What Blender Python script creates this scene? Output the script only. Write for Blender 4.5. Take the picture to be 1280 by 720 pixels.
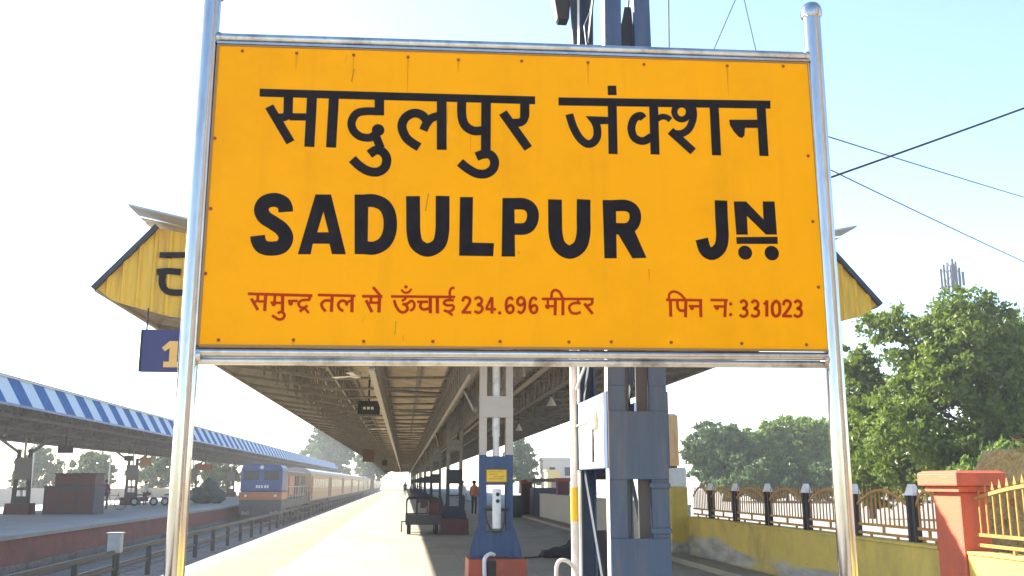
import bpy, bmesh, math, random
from mathutils import Vector, Matrix
R = math.radians
rnd = random.Random(7)
scene = bpy.context.scene
for o in list(bpy.data.objects):
    bpy.data.objects.remove(o)
col = scene.collection

# ---------------- camera ----------------
cd = bpy.data.cameras.new('camera')
cam = bpy.data.objects.new('camera', cd); col.objects.link(cam)
cd.sensor_width = 36.0
cd.lens = 36.0 * 1209.0 / 1280.0
cd.clip_start = 0.05; cd.clip_end = 3000
cam.location = (0, 0, 1.6)
cam.rotation_euler = (R(90 + 11.3646), 0, R(-6.2475))
scene.camera = cam

# ---------------- sky, sun, exposure ----------------
SUN = Vector((-1.18, 1.10, 1.0)).normalized()
world = bpy.data.worlds.new('World'); scene.world = world; world.use_nodes = True
wn = world.node_tree.nodes; wl = world.node_tree.links
for n in list(wn): wn.remove(n)
sky = wn.new('ShaderNodeTexSky'); sky.sky_type = 'NISHITA'; sky.sun_disc = False
sky.sun_elevation = math.asin(SUN.z)
sky.sun_rotation = math.atan2(SUN.x, SUN.y)
sky.air_density = 1.0; sky.dust_density = 0.5; sky.ozone_density = 2.3
bg = wn.new('ShaderNodeBackground'); bg.inputs[1].default_value = 0.085
wo = wn.new('ShaderNodeOutputWorld')
wl.new(sky.outputs[0], bg.inputs[0]); wl.new(bg.outputs[0], wo.inputs[0])
sd = bpy.data.lights.new('sun', 'SUN'); sd.energy = 4.6; sd.angle = R(0.6); sd.color = (1.0, 0.93, 0.80)
so = bpy.data.objects.new('sun', sd); col.objects.link(so)
so.location = (-30, 30, 40)
so.rotation_euler = SUN.to_track_quat('Z', 'Y').to_euler()
vs = scene.view_settings
vs.view_transform = 'Standard'; vs.look = 'None'; vs.gamma = 1.0; vs.use_curve_mapping = False
vs.exposure = 2.35
scene.display_settings.display_device = 'sRGB'
scene.render.engine = 'CYCLES'
scene.cycles.use_denoising = True
scene.cycles.max_bounces = 6; scene.cycles.diffuse_bounces = 3; scene.cycles.glossy_bounces = 3
scene.cycles.transparent_max_bounces = 8; scene.cycles.volume_bounces = 0
scene.cycles.sample_clamp_indirect = 6.0

# ---------------- materials ----------------
def mat(name, color, rough=0.7, metal=0.0, var=0.15, scale=6.0, stain=None, stain_amt=0.0, stain_scale=1.5,
        bump=0.0, bump_scale=40.0, spec=0.5, stretch=None, coat=0.0):
    m = bpy.data.materials.new(name); m.use_nodes = True
    n = m.node_tree.nodes; l = m.node_tree.links
    b = n['Principled BSDF']
    b.inputs['Roughness'].default_value = rough
    b.inputs['Metallic'].default_value = metal
    b.inputs['Specular IOR Level'].default_value = spec
    if coat: b.inputs['Coat Weight'].default_value = coat
    tc = n.new('ShaderNodeTexCoord'); src = tc.outputs['Object']
    if stretch:
        mp = n.new('ShaderNodeMapping'); mp.inputs['Scale'].default_value = stretch
        l.new(src, mp.inputs[0]); src = mp.outputs[0]
    nz = n.new('ShaderNodeTexNoise'); nz.inputs['Scale'].default_value = scale; nz.inputs['Detail'].default_value = 6
    nz.inputs['Roughness'].default_value = 0.65
    l.new(src, nz.inputs['Vector'])
    c = Vector(color[:3])
    rp = n.new('ShaderNodeValToRGB')
    rp.color_ramp.elements[0].position = 0.25; rp.color_ramp.elements[1].position = 0.75
    rp.color_ramp.elements[0].color = (*[max(0, x * (1 - var)) for x in c], 1)
    rp.color_ramp.elements[1].color = (*[min(1, x * (1 + var)) for x in c], 1)
    l.new(nz.outputs['Fac'], rp.inputs[0])
    out = rp.outputs[0]
    if stain:
        n2 = n.new('ShaderNodeTexNoise'); n2.inputs['Scale'].default_value = stain_scale; n2.inputs['Detail'].default_value = 8
        n2.inputs['Roughness'].default_value = 0.7
        l.new(src, n2.inputs['Vector'])
        r2 = n.new('ShaderNodeValToRGB'); r2.color_ramp.elements[0].position = 0.5; r2.color_ramp.elements[1].position = 0.68
        r2.color_ramp.elements[0].color = (0, 0, 0, 1); r2.color_ramp.elements[1].color = (stain_amt,) * 3 + (1,)
        l.new(n2.outputs['Fac'], r2.inputs[0])
        mx = n.new('ShaderNodeMixRGB'); mx.inputs[2].default_value = (*stain, 1)
        l.new(r2.outputs[0], mx.inputs[0]); l.new(out, mx.inputs[1]); out = mx.outputs[0]
    l.new(out, b.inputs['Base Color'])
    if rough < 0.95:
        mr = n.new('ShaderNodeMapRange'); mr.inputs[3].default_value = max(0.02, rough * 0.75); mr.inputs[4].default_value = min(1, rough * 1.3)
        l.new(nz.outputs['Fac'], mr.inputs[0]); l.new(mr.outputs[0], b.inputs['Roughness'])
    if bump:
        n3 = n.new('ShaderNodeTexNoise'); n3.inputs['Scale'].default_value = bump_scale; n3.inputs['Detail'].default_value = 5
        l.new(src, n3.inputs['Vector'])
        bp = n.new('ShaderNodeBump'); bp.inputs['Strength'].default_value = bump; bp.inputs['Distance'].default_value = 0.02
        l.new(n3.outputs['Fac'], bp.inputs['Height']); l.new(bp.outputs[0], b.inputs['Normal'])
    return m

def leaf_mat(name, c1, c2, scale=0.6, trans=0.35):
    m = bpy.data.materials.new(name); m.use_nodes = True
    n = m.node_tree.nodes; l = m.node_tree.links
    for x in list(n): n.remove(x)
    tc = n.new('ShaderNodeTexCoord')
    nz = n.new('ShaderNodeTexNoise'); nz.inputs['Scale'].default_value = scale; nz.inputs['Detail'].default_value = 8; nz.inputs['Roughness'].default_value = 0.8
    l.new(tc.outputs['Object'], nz.inputs['Vector'])
    rp = n.new('ShaderNodeValToRGB'); rp.color_ramp.elements[0].position = 0.32; rp.color_ramp.elements[1].position = 0.68
    rp.color_ramp.elements[0].color = (*c1, 1); rp.color_ramp.elements[1].color = (*c2, 1)
    l.new(nz.outputs['Fac'], rp.inputs[0])
    d = n.new('ShaderNodeBsdfDiffuse'); t = n.new('ShaderNodeBsdfTranslucent'); g = n.new('ShaderNodeBsdfGlossy')
    g.inputs['Roughness'].default_value = 0.45
    mx = n.new('ShaderNodeMixShader'); mx.inputs[0].default_value = trans
    m2 = n.new('ShaderNodeMixShader'); m2.inputs[0].default_value = 0.02
    o = n.new('ShaderNodeOutputMaterial')
    l.new(rp.outputs[0], d.inputs[0]); l.new(rp.outputs[0], t.inputs[0])
    l.new(d.outputs[0], mx.inputs[1]); l.new(t.outputs[0], mx.inputs[2])
    l.new(mx.outputs[0], m2.inputs[1]); l.new(g.outputs[0], m2.inputs[2]); l.new(m2.outputs[0], o.inputs[0])
    return m

def stripe_mat(name, ca, cb, period, axis=1, rough=0.5):
    m = mat(name, ca, rough, var=0.15, scale=0.8, spec=0.03)
    n = m.node_tree.nodes; l = m.node_tree.links; b = n['Principled BSDF']
    prev = b.inputs['Base Color'].links[0].from_socket
    tc = n.new('ShaderNodeTexCoord'); sx = n.new('ShaderNodeSeparateXYZ'); l.new(tc.outputs['Object'], sx.inputs[0])
    dv = n.new('ShaderNodeMath'); dv.operation = 'DIVIDE'; dv.inputs[1].default_value = period; l.new(sx.outputs[axis], dv.inputs[0])
    fr = n.new('ShaderNodeMath'); fr.operation = 'FRACT'; l.new(dv.outputs[0], fr.inputs[0])
    gt = n.new('ShaderNodeMath'); gt.operation = 'GREATER_THAN'; gt.inputs[1].default_value = 0.5; l.new(fr.outputs[0], gt.inputs[0])
    mx = n.new('ShaderNodeMixRGB'); mx.inputs[2].default_value = (*cb, 1)
    l.new(gt.outputs[0], mx.inputs[0]); l.new(prev, mx.inputs[1]); l.new(mx.outputs[0], b.inputs['Base Color'])
    return m

M = {}
M['steel'] = mat('stainless_steel', (0.50, 0.485, 0.465), 0.12, 1.0, var=0.14, scale=5, stretch=(6, 6, 0.6), bump=0.03, bump_scale=12)
M['steel_dull'] = mat('weathered_steel', (0.56, 0.54, 0.51), 0.3, 1.0, var=0.2, scale=9, stain=(0.10, 0.08, 0.06), stain_amt=0.7, stain_scale=4)
M['board'] = mat('yellow_enamel', (0.93, 0.40, 0.002), 0.5, var=0.035, scale=1.6, stain=(0.62, 0.25, 0.004), stain_amt=0.22, stain_scale=1.1, spec=0.05)
def add_streaks(m, c2, amt, stretch, sc, lo=0.52, hi=0.75):
    n = m.node_tree.nodes; l = m.node_tree.links; b = n['Principled BSDF']
    prev = b.inputs['Base Color'].links[0].from_socket
    tc = n.new('ShaderNodeTexCoord'); mp = n.new('ShaderNodeMapping'); mp.inputs['Scale'].default_value = stretch
    l.new(tc.outputs['Object'], mp.inputs[0])
    nz = n.new('ShaderNodeTexNoise'); nz.inputs['Scale'].default_value = sc; nz.inputs['Detail'].default_value = 7; nz.inputs['Roughness'].default_value = 0.65
    l.new(mp.outputs[0], nz.inputs['Vector'])
    rp = n.new('ShaderNodeValToRGB'); rp.color_ramp.elements[0].position = lo; rp.color_ramp.elements[1].position = hi
    rp.color_ramp.elements[0].color = (0, 0, 0, 1); rp.color_ramp.elements[1].color = (amt,)*3 + (1,)
    l.new(nz.outputs['Fac'], rp.inputs[0])
    mx = n.new('ShaderNodeMixRGB'); mx.inputs[2].default_value = (*c2, 1)
    l.new(rp.outputs[0], mx.inputs[0]); l.new(prev, mx.inputs[1]); l.new(mx.outputs[0], b.inputs['Base Color'])
add_streaks(M['board'], (0.74, 0.30, 0.01), 0.30, (5, 1, 0.35), 1.6)
add_streaks(M['board'], (0.42, 0.22, 0.05), 0.5, (1, 1, 1), 45, 0.66, 0.80)
M['building'] = mat('grey_brown_plaster', (0.15, 0.13, 0.12), 0.8)
M['rust_run'] = mat('faint_rust_run', (0.74, 0.275, 0.004), 0.6, var=0.1, scale=20, spec=0.05)
M['trim'] = mat('brown_trim', (0.30, 0.17, 0.05), 0.5)
M['ink'] = mat('black_paint', (0.012, 0.010, 0.014), 0.55, var=0.5, scale=14, spec=0.10)
M['red_ink'] = mat('red_paint', (0.40, 0.028, 0.004), 0.5, var=0.15, scale=10, spec=0.08)
M['rivet'] = mat('rust_rivet', (0.24, 0.055, 0.008), 0.6, var=0.4, scale=60)
M['scratch'] = mat('brown_scratch', (0.36, 0.17, 0.015), 0.7, var=0.3, scale=40)
M['blue'] = mat('slate_blue_paint', (0.042, 0.082, 0.165), 0.5, var=0.16, scale=5, stain=(0.085, 0.115, 0.165), stain_amt=0.7, stain_scale=3.2, stretch=(5, 5, 0.45), spec=0.25)
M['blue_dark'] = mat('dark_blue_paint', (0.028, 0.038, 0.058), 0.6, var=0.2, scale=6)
M['tower'] = mat('tower_grey', (0.10, 0.10, 0.115), 0.6)
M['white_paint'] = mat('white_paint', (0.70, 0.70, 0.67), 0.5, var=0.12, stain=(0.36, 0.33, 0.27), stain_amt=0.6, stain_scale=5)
M['cream_paint'] = mat('cream_grey_paint', (0.46, 0.42, 0.37), 0.55, var=0.1, scale=4, stain=(0.3, 0.26, 0.2), stain_amt=0.5, stain_scale=4)
M['band_yellow'] = mat('yellow_band', (0.75, 0.50, 0.03), 0.5)
M['red_plinth'] = mat('red_oxide_paint', (0.36, 0.075, 0.035), 0.6, var=0.2, scale=4, stain=(0.2, 0.08, 0.05), stain_amt=0.6, stain_scale=3, bump=0.3, bump_scale=25)
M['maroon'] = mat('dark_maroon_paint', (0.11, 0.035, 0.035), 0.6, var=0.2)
M['pillar'] = mat('terracotta_paint', (0.52, 0.10, 0.040), 0.65, var=0.14, scale=3.5, stain=(0.35, 0.10, 0.06), stain_amt=0.5, stain_scale=2.2, bump=0.25, bump_scale=30)
M['fascia'] = mat('yellow_sheet', (0.66, 0.41, 0.035), 0.55, var=0.2, scale=2.0, stain=(0.34, 0.17, 0.04), stain_amt=0.7, stain_scale=1.2, stretch=(4, 4, 0.5))
M['galv'] = mat('galvanised_sheet', (0.36, 0.38, 0.40), 0.45, 0.5, var=0.15, scale=3)
M['ceiling'] = mat('tan_underside_sheet', (0.56, 0.47, 0.355), 0.7, var=0.16, scale=1.2, stain=(0.22, 0.16, 0.10), stain_amt=0.6, stain_scale=0.8)
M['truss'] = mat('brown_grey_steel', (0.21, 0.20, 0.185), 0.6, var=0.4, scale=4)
M['purlin'] = mat('light_steel_purlin', (0.36, 0.33, 0.28), 0.55, var=0.15, scale=4)
M['sign_blue'] = mat('navy_enamel', (0.02, 0.024, 0.125), 0.4, var=0.12)
M['numeral'] = mat('yellow_numeral', (0.70, 0.42, 0.12), 0.5)
M['wall'] = None
M['fence'] = mat('yellow_iron_paint', (0.42, 0.20, 0.038), 0.55, var=0.3, scale=8, stain=(0.25, 0.12, 0.04), stain_amt=0.6, stain_scale=6)
M['black_iron'] = mat('black_iron', (0.022, 0.022, 0.024), 0.6, var=0.3)
M['ballast'] = mat('ballast_stone', (0.20, 0.185, 0.17), 0.95, var=0.5, scale=9, stain=(0.07, 0.06, 0.05), stain_amt=0.8, stain_scale=0.7, bump=1.0, bump_scale=14)
M['earth'] = mat('dry_earth', (0.33, 0.27, 0.18), 0.95, var=0.25, scale=0.5, stain=(0.12, 0.13, 0.05), stain_amt=0.7, stain_scale=0.1, bump=0.5, bump_scale=3)
M['asphalt'] = mat('yard_asphalt', (0.28, 0.26, 0.23), 0.9, var=0.2, scale=0.8, bump=0.3, bump_scale=20)
M['brick'] = mat('red_edge_wall', (0.26, 0.085, 0.07), 0.8, var=0.3, scale=2.0, stain=(0.13, 0.075, 0.07), stain_amt=0.7, stain_scale=0.8, bump=0.3)
M['rail'] = mat('rail_steel', (0.20, 0.17, 0.15), 0.45, 0.6, var=0.2)
M['sleeper'] = mat('concrete_sleeper', (0.22, 0.21, 0.19), 0.9, var=0.2)
M['grey_box'] = mat('grey_cabinet_paint', (0.40, 0.41, 0.42), 0.5, var=0.1)
M['tan'] = mat('tan_plywood', (0.42, 0.355, 0.24), 0.7, var=0.2, scale=5, stain=(0.28, 0.15, 0.05), stain_amt=0.7, stain_scale=3, stretch=(6, 6, 1.2))
M['straw'] = mat('straw', (0.50, 0.31, 0.10), 0.9, var=0.5, scale=14, bump=1.0, bump_scale=25)
M['dark_cloth'] = mat('black_cloth', (0.020, 0.019, 0.024), 0.85, var=0.4, scale=9)
M['loco_blue'] = mat('loco_blue', (0.006, 0.055, 0.21), 0.4, var=0.15)
M['loco_orange'] = mat('loco_orange', (0.46, 0.14, 0.04), 0.45, var=0.15)
M['loco_grey'] = mat('loco_underframe', (0.055, 0.055, 0.065), 0.6, var=0.2)
M['loco_brown'] = mat('loco_hood_brown', (0.13, 0.075, 0.055), 0.5, var=0.3, scale=2)
M['coach'] = mat('coach_cream', (0.48, 0.29, 0.10), 0.45, var=0.1, scale=1)
M['coach_red'] = mat('coach_lower_red', (0.42, 0.21, 0.08), 0.45, var=0.12, scale=1)
M['coach_roof'] = mat('coach_roof_grey', (0.34, 0.33, 0.31), 0.5, var=0.12)
M['glass'] = mat('dark_glass', (0.02, 0.025, 0.03), 0.22, var=0.1, spec=0.25)
M['far_roof'] = stripe_mat('striped_roof_sheet', (0.014, 0.105, 0.27), (0.50, 0.57, 0.62), 2.5, rough=0.9)
M['far_under'] = mat('far_canopy_steel', (0.17, 0.165, 0.16), 0.7, var=0.2, scale=1)
M['bark'] = mat('tree_bark', (0.12, 0.085, 0.06), 0.9, var=0.35, scale=5, bump=0.6, bump_scale=12)
M['leaf_near'] = leaf_mat('leaf_fresh_green', (0.038, 0.085, 0.010), (0.190, 0.245, 0.026), 0.9, 0.42)
M['leaf_mid'] = leaf_mat('leaf_mid_green', (0.06, 0.12, 0.02), (0.24, 0.33, 0.06), 0.5, 0.38)
M['leaf_dark'] = leaf_mat('leaf_dark_green', (0.045, 0.085, 0.03), (0.13, 0.19, 0.065), 0.4, 0.25)
M['house'] = mat('pale_plaster', (0.50, 0.45, 0.38), 0.8, var=0.1, scale=0.5)
M['house_yellow'] = mat('yellow_plaster', (0.62, 0.46, 0.20), 0.8, var=0.1)
M['cable'] = mat('cable_rubber', (0.025, 0.025, 0.028), 0.6)
M['skin'] = mat('skin', (0.27, 0.14, 0.085), 0.6, var=0.08)
M['hair'] = mat('black_hair', (0.012, 0.010, 0.009), 0.5)
M['shirt_maroon'] = mat('maroon_shirt', (0.20, 0.05, 0.05), 0.8)
M['shirt_white'] = mat('white_shirt', (0.62, 0.61, 0.58), 0.8)
M['shirt_orange'] = mat('orange_shirt', (0.50, 0.16, 0.05), 0.8)
M['shirt_blue'] = mat('blue_shirt', (0.08, 0.12, 0.25), 0.8)
M['trousers'] = mat('dark_trousers', (0.045, 0.042, 0.05), 0.8)
M['green_tarp'] = mat('dark_green_tarp', (0.03, 0.06, 0.045), 0.7, var=0.3)
M['tyre'] = mat('tyre_rubber', (0.02, 0.02, 0.02), 0.8)
M['led'] = mat('white_lettering', (0.75, 0.75, 0.72), 0.5)
M['fan'] = mat('white_enamel', (0.70, 0.69, 0.64), 0.45)

# platform concrete: slabs with joints, worn
def slab_mat(name, c, jx=1.2, jy=1.2):
    m = mat(name, c, 0.85, var=0.13, scale=1.3, stain=tuple(x * 0.62 for x in c), stain_amt=0.55, stain_scale=0.55, bump=0.2, bump_scale=30)
    n = m.node_tree.nodes; l = m.node_tree.links; b = n['Principled BSDF']
    prev = b.inputs['Base Color'].links[0].from_socket
    tc = n.new('ShaderNodeTexCoord')
    br = n.new('ShaderNodeTexBrick'); br.inputs['Scale'].default_value = 1.0
    br.inputs['Brick Width'].default_value = jx; br.inputs['Row Height'].default_value = jy
    br.inputs['Mortar Size'].default_value = 0.006; br.inputs['Mortar Smooth'].default_value = 0.2
    br.inputs['Color1'].default_value = (0.92, 0.92, 0.92, 1); br.inputs['Color2'].default_value = (1, 1, 1, 1); br.inputs['Mortar'].default_value = (0.55, 0.53, 0.5, 1)
    br.offset = 0.0
    l.new(tc.outputs['Object'], br.inputs['Vector'])
    mx = n.new('ShaderNodeMixRGB'); mx.blend_type = 'MULTIPLY'; mx.inputs[0].default_value = 1
    l.new(prev, mx.inputs[1]); l.new(br.outputs[0], mx.inputs[2]); l.new(mx.outputs[0], b.inputs['Base Color'])
    return m
M['platform'] = slab_mat('platform_concrete', (0.31, 0.27, 0.20))
M['platform_far'] = slab_mat('far_platform_concrete', (0.36, 0.34, 0.32))
M['tactile'] = mat('yellowish_edge_paving', (0.38, 0.27, 0.085), 0.8, var=0.2, scale=1.5, stain=(0.30, 0.26, 0.19), stain_amt=0.8, stain_scale=0.7)

add_streaks(M['platform'], (0.13, 0.115, 0.095), 0.7, (1, 0.5, 1), 0.45, 0.5, 0.75)
add_streaks(M['platform'], (0.10, 0.085, 0.07), 0.8, (1, 1, 1), 5.0, 0.66, 0.74)
add_streaks(M['blue'], (0.14, 0.085, 0.06), 0.4, (3, 3, 0.8), 4.0, 0.62, 0.75)
add_streaks(M['pillar'], (0.30, 0.09, 0.055), 0.6, (4, 4, 0.6), 2.0, 0.5, 0.7)
add_streaks(M['steel'], (0.36, 0.33, 0.29), 0.6, (4, 4, 0.8), 6.0, 0.5, 0.7)
# boundary wall: yellow wash, grey peeled plaster band near the foot
def wall_mat():
    m = mat('yellow_limewash', (0.58, 0.42, 0.085), 0.85, var=0.14, scale=2.2, stain=(0.36, 0.26, 0.08), stain_amt=0.6, stain_scale=1.3, bump=0.25, bump_scale=22)
    n = m.node_tree.nodes; l = m.node_tree.links; b = n['Principled BSDF']
    prev = b.inputs['Base Color'].links[0].from_socket
    tc = n.new('ShaderNodeTexCoord'); sx = n.new('ShaderNodeSeparateXYZ'); l.new(tc.outputs['Object'], sx.inputs[0])
    nz = n.new('ShaderNodeTexNoise'); nz.inputs['Scale'].default_value = 1.1; nz.inputs['Detail'].default_value = 6; nz.inputs['Roughness'].default_value = 0.5
    mpw = n.new('ShaderNodeMapping'); mpw.inputs['Scale'].default_value = (1.0, 0.22, 1.0); l.new(tc.outputs['Object'], mpw.inputs[0])
    l.new(mpw.outputs[0], nz.inputs['Vector'])
    # height window 0.12..0.55
    a1 = n.new('ShaderNodeMapRange'); a1.inputs[1].default_value = 0.25; a1.inputs[2].default_value = 0.60; a1.inputs[3].default_value = 0.17; a1.inputs[4].default_value = -0.14
    l.new(sx.outputs[2], a1.inputs[0])
    ad = n.new('ShaderNodeMath'); ad.operation = 'ADD'; l.new(nz.outputs['Fac'], ad.inputs[0]); l.new(a1.outputs[0], ad.inputs[1])
    rp = n.new('ShaderNodeValToRGB'); rp.color_ramp.elements[0].position = 0.56; rp.color_ramp.elements[1].position = 0.63
    rp.color_ramp.elements[0].color = (0, 0, 0, 1); rp.color_ramp.elements[1].color = (1, 1, 1, 1)
    l.new(ad.outputs[0], rp.inputs[0])
    n4 = n.new('ShaderNodeTexNoise'); n4.inputs['Scale'].default_value = 6; n4.inputs['Detail'].default_value = 7
    l.new(mpw.outputs[0], n4.inputs['Vector'])
    r4 = n.new('ShaderNodeValToRGB'); r4.color_ramp.elements[0].position = 0.35; r4.color_ramp.elements[1].position = 0.65
    r4.color_ramp.elements[0].color = (0.25, 0.235, 0.20, 1); r4.color_ramp.elements[1].color = (0.46, 0.43, 0.37, 1)
    l.new(n4.outputs['Fac'], r4.inputs[0])
    mx = n.new('ShaderNodeMixRGB'); l.new(rp.outputs[0], mx.inputs[0]); l.new(prev, mx.inputs[1]); l.new(r4.outputs[0], mx.inputs[2])
    l.new(mx.outputs[0], b.inputs['Base Color'])
    return m
M['wall'] = wall_mat()
add_streaks(M['wall'], (0.26, 0.19, 0.07), 0.7, (2, 0.7, 0.35), 2.0, 0.5, 0.72)
add_streaks(M['wall'], (0.16, 0.14, 0.11), 0.8, (1, 0.4, 1), 9.0, 0.64, 0.72)

# ---------------- mesh helpers ----------------
ORG = {}
class MB:
    def __init__(s): s.v = []; s.f = []
    def add(s, vs, fs):
        k = len(s.v); s.v += [tuple(p) for p in vs]; s.f += [tuple(i + k for i in q) for q in fs]; return s
    def box(s, x0, x1, y0, y1, z0, z1):
        return s.add([(x0,y0,z0),(x1,y0,z0),(x1,y1,z0),(x0,y1,z0),(x0,y0,z1),(x1,y0,z1),(x1,y1,z1),(x0,y1,z1)],
                     [(0,3,2,1),(4,5,6,7),(0,1,5,4),(1,2,6,5),(2,3,7,6),(3,0,4,7)])
    def frustum(s, x0,x1,y0,y1,z0, X0,X1,Y0,Y1,z1):
        return s.add([(x0,y0,z0),(x1,y0,z0),(x1,y1,z0),(x0,y1,z0),(X0,Y0,z1),(X1,Y0,z1),(X1,Y1,z1),(X0,Y1,z1)],
                     [(0,3,2,1),(4,5,6,7),(0,1,5,4),(1,2,6,5),(2,3,7,6),(3,0,4,7)])
    def bar(s, p, q, w, h=None, up=None):
        h = h or w; p = Vector(p); q = Vector(q); d = (q - p)
        if d.length < 1e-6: return s
        d.normalize(); u = Vector(up) if up else Vector((0, 0, 1))
        if abs(d.dot(u)) > 0.98: u = Vector((0, 1, 0))
        a = d.cross(u).normalized(); b = a.cross(d).normalized()
        vs = []
        for c in (p, q):
            for i, j in ((-1,-1),(1,-1),(1,1),(-1,1)): vs.append(c + a * (i * w / 2) + b * (j * h / 2))
        return s.add(vs, [(0,1,2,3),(7,6,5,4),(0,4,5,1),(1,5,6,2),(2,6,7,3),(3,7,4,0)])
    def tube(s, pts, r, n=8, cap=True):
        pts = [Vector(p) for p in pts]; rings = []
        rr = r if isinstance(r, (list, tuple)) else [r] * len(pts)
        prev = None
        for i, p in enumerate(pts):
            d = (pts[min(i+1, len(pts)-1)] - pts[max(i-1, 0)]).normalized()
            if prev is None:
                u = Vector((0, 0, 1)) if abs(d.z) < 0.9 else Vector((0, 1, 0))
                a = d.cross(u).normalized()
            else:
                a = (prev - d * prev.dot(d)).normalized()
            prev = a; b = d.cross(a)
            rings.append([p + (a * math.cos(t) + b * math.sin(t)) * rr[i] for t in [2*math.pi*k/n for k in range(n)]])
        vs = [v for g in rings for v in g]; fs = []
        for i in range(len(pts)-1):
            for k in range(n):
                k2 = (k+1) % n; fs.append((i*n+k, i*n+k2, (i+1)*n+k2, (i+1)*n+k))
        if cap:
            fs.append(tuple(range(n-1, -1, -1))); fs.append(tuple((len(pts)-1)*n + k for k in range(n)))
        return s.add(vs, fs)
    def lathe(s, prof, cx, cy, n=20):
        vs = []; fs = []
        for r, z in prof:
            for k in range(n):
                t = 2*math.pi*k/n; vs.append((cx + r*math.cos(t), cy + r*math.sin(t), z))
        m = len(prof)
        for i in range(m-1):
            for k in range(n):
                k2 = (k+1) % n; fs.append((i*n+k, i*n+k2, (i+1)*n+k2, (i+1)*n+k))
        fs.append(tuple(range(n-1,-1,-1))); fs.append(tuple((m-1)*n+k for k in range(n)))
        return s.add(vs, fs)
    def prism(s, poly, axis, a, b):
        # poly: 2D points; axis 'y' -> (x,z) extruded along y a..b ; 'x' -> (y,z); 'z' -> (x,y)
        def m3(p, t):
            return (p[0], t, p[1]) if axis == 'y' else ((t, p[0], p[1]) if axis == 'x' else (p[0], p[1], t))
        n = len(poly); vs = [m3(p, a) for p in poly] + [m3(p, b) for p in poly]
        fs = [tuple(range(n)), tuple(range(2*n-1, n-1, -1))] + [(i, i+n, (i+1)%n+n, (i+1)%n) for i in range(n)]
        return s.add(vs, fs)
    def build(s, name, m, parent=None, smooth=False, bevel=0.0, fix=True):
        org = Vector((0,0,0)); p = parent
        while p is not None: org += p.location; p = p.parent
        me = bpy.data.meshes.new(name)
        me.from_pydata([tuple(Vector(v) - org) for v in s.v], [], s.f); me.update()
        if fix:
            bm = bmesh.new(); bm.from_mesh(me); bmesh.ops.recalc_face_normals(bm, faces=bm.faces); bm.to_mesh(me); bm.free()
        if smooth:
            for pl in me.polygons: pl.use_smooth = True
        if isinstance(m, (list, tuple)):
            for x in m: me.materials.append(x)
        else: me.materials.append(m)
        o = bpy.data.objects.new(name, me); col.objects.link(o)
        if parent: o.parent = parent
        if smooth:
            try:
                me.set_sharp_from_angle(angle=R(40))
            except Exception: pass
        if bevel:
            bv = o.modifiers.new('bevel', 'BEVEL'); bv.width = bevel; bv.segments = 2; bv.limit_method = 'ANGLE'; bv.angle_limit = R(40)
        return o

def thing(name, label, cat, loc=(0,0,0), group=None):
    o = bpy.data.objects.new(name, None); col.objects.link(o); o.location = loc; o.empty_display_size = 0.2
    o['label'] = label; o['category'] = cat
    if group: o['group'] = group
    return o
def tag(o, label, cat, group=None):
    o['label'] = label; o['category'] = cat
    if group: o['group'] = group
    return o
def struct(o, kind='structure'):
    o['kind'] = kind; return o
def origin(o, loc):
    # move a top-level mesh's origin to loc without moving the shape
    loc = Vector(loc); o.data.transform(Matrix.Translation(-loc)); o.location = loc; return o
def copy_tree(o, loc=None, parent=None, label=None):
    c = o.copy(); col.objects.link(c)
    if parent: c.parent = parent
    if loc is not None: c.location = loc
    if label: c['label'] = label
    for ch in list(o.children): copy_tree(ch, None, c)
    return c
def catmull(P, k=6):
    P = [Vector(p) for p in P]; closed = (P[0] - P[-1]).length < 1e-6
    out = []; n = len(P)
    for i in range(n-1):
        p1, p2 = P[i], P[i+1]
        p0 = P[i-1] if i > 0 else (P[-2] if closed else p1 * 2 - p2)
        p3 = P[i+2] if i+2 < n else (P[1] if closed else p2 * 2 - p1)
        for j in range(k):
            t = j / k
            out.append(0.5 * ((2*p1) + (p2-p0)*t + (2*p0-5*p1+4*p2-p3)*t*t + (3*p1-p0-3*p2+p3)*t**3))
    out.append(P[-1]); return out
def glyphs(items, y, th=0.0012, sc=0.001):
    """painted strokes as thin raised sheets on the plane y (facing -Y)"""
    mb = MB()
    for i, it in enumerate(items):
        yy = y - th - 0.00012 * i
        flat = it[-1]; pts = [Vector((flat[k]*sc, flat[k+1]*sc)) for k in range(0, len(flat), 2)]
        if it[0] == 'P':
            mb.prism(pts, 'y', yy, y + 0.002)
        elif it[0] == 'C':
            c = pts[0]; r = it[1]*sc
            mb.prism([(c.x + r*math.cos(t), c.y + r*math.sin(t)) for t in [2*math.pi*k/24 for k in range(24)]], 'y', yy, y + 0.002)
        else:
            w = it[2]*sc/2
            if it[1]: pts = catmull(pts)
            closed = (pts[0]-pts[-1]).length < 1e-6 and len(pts) > 3
            L = []; Rr = []; n = len(pts)
            for k in range(n):
                a = pts[k-1] if k > 0 else (pts[-2] if closed else pts[0]); b = pts[k+1] if k < n-1 else (pts[1] if closed else pts[-1])
                d = (b-a).normalized(); nn = Vector((-d.y, d.x)); L.append(pts[k]+nn*w); Rr.append(pts[k]-nn*w)
            vs = []; fs = []
            for t in (yy, y+0.002):
                vs += [(p.x, t, p.y) for p in L] + [(p.x, t, p.y) for p in Rr]
            for k in range(n-1):
                fs.append((k, k+1, n+k+1, n+k)); fs.append((2*n+k, 3*n+k, 3*n+k+1, 2*n+k+1))
                fs.append((k, 2*n+k, 2*n+k+1, k+1)); fs.append((n+k, n+k+1, 3*n+k+1, 3*n+k))
            fs.append((0, n, 3*n, 2*n)); fs.append((n-1, 3*n-1, 4*n-1, 2*n-1))
            mb.add(vs, fs)
    return mb

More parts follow.
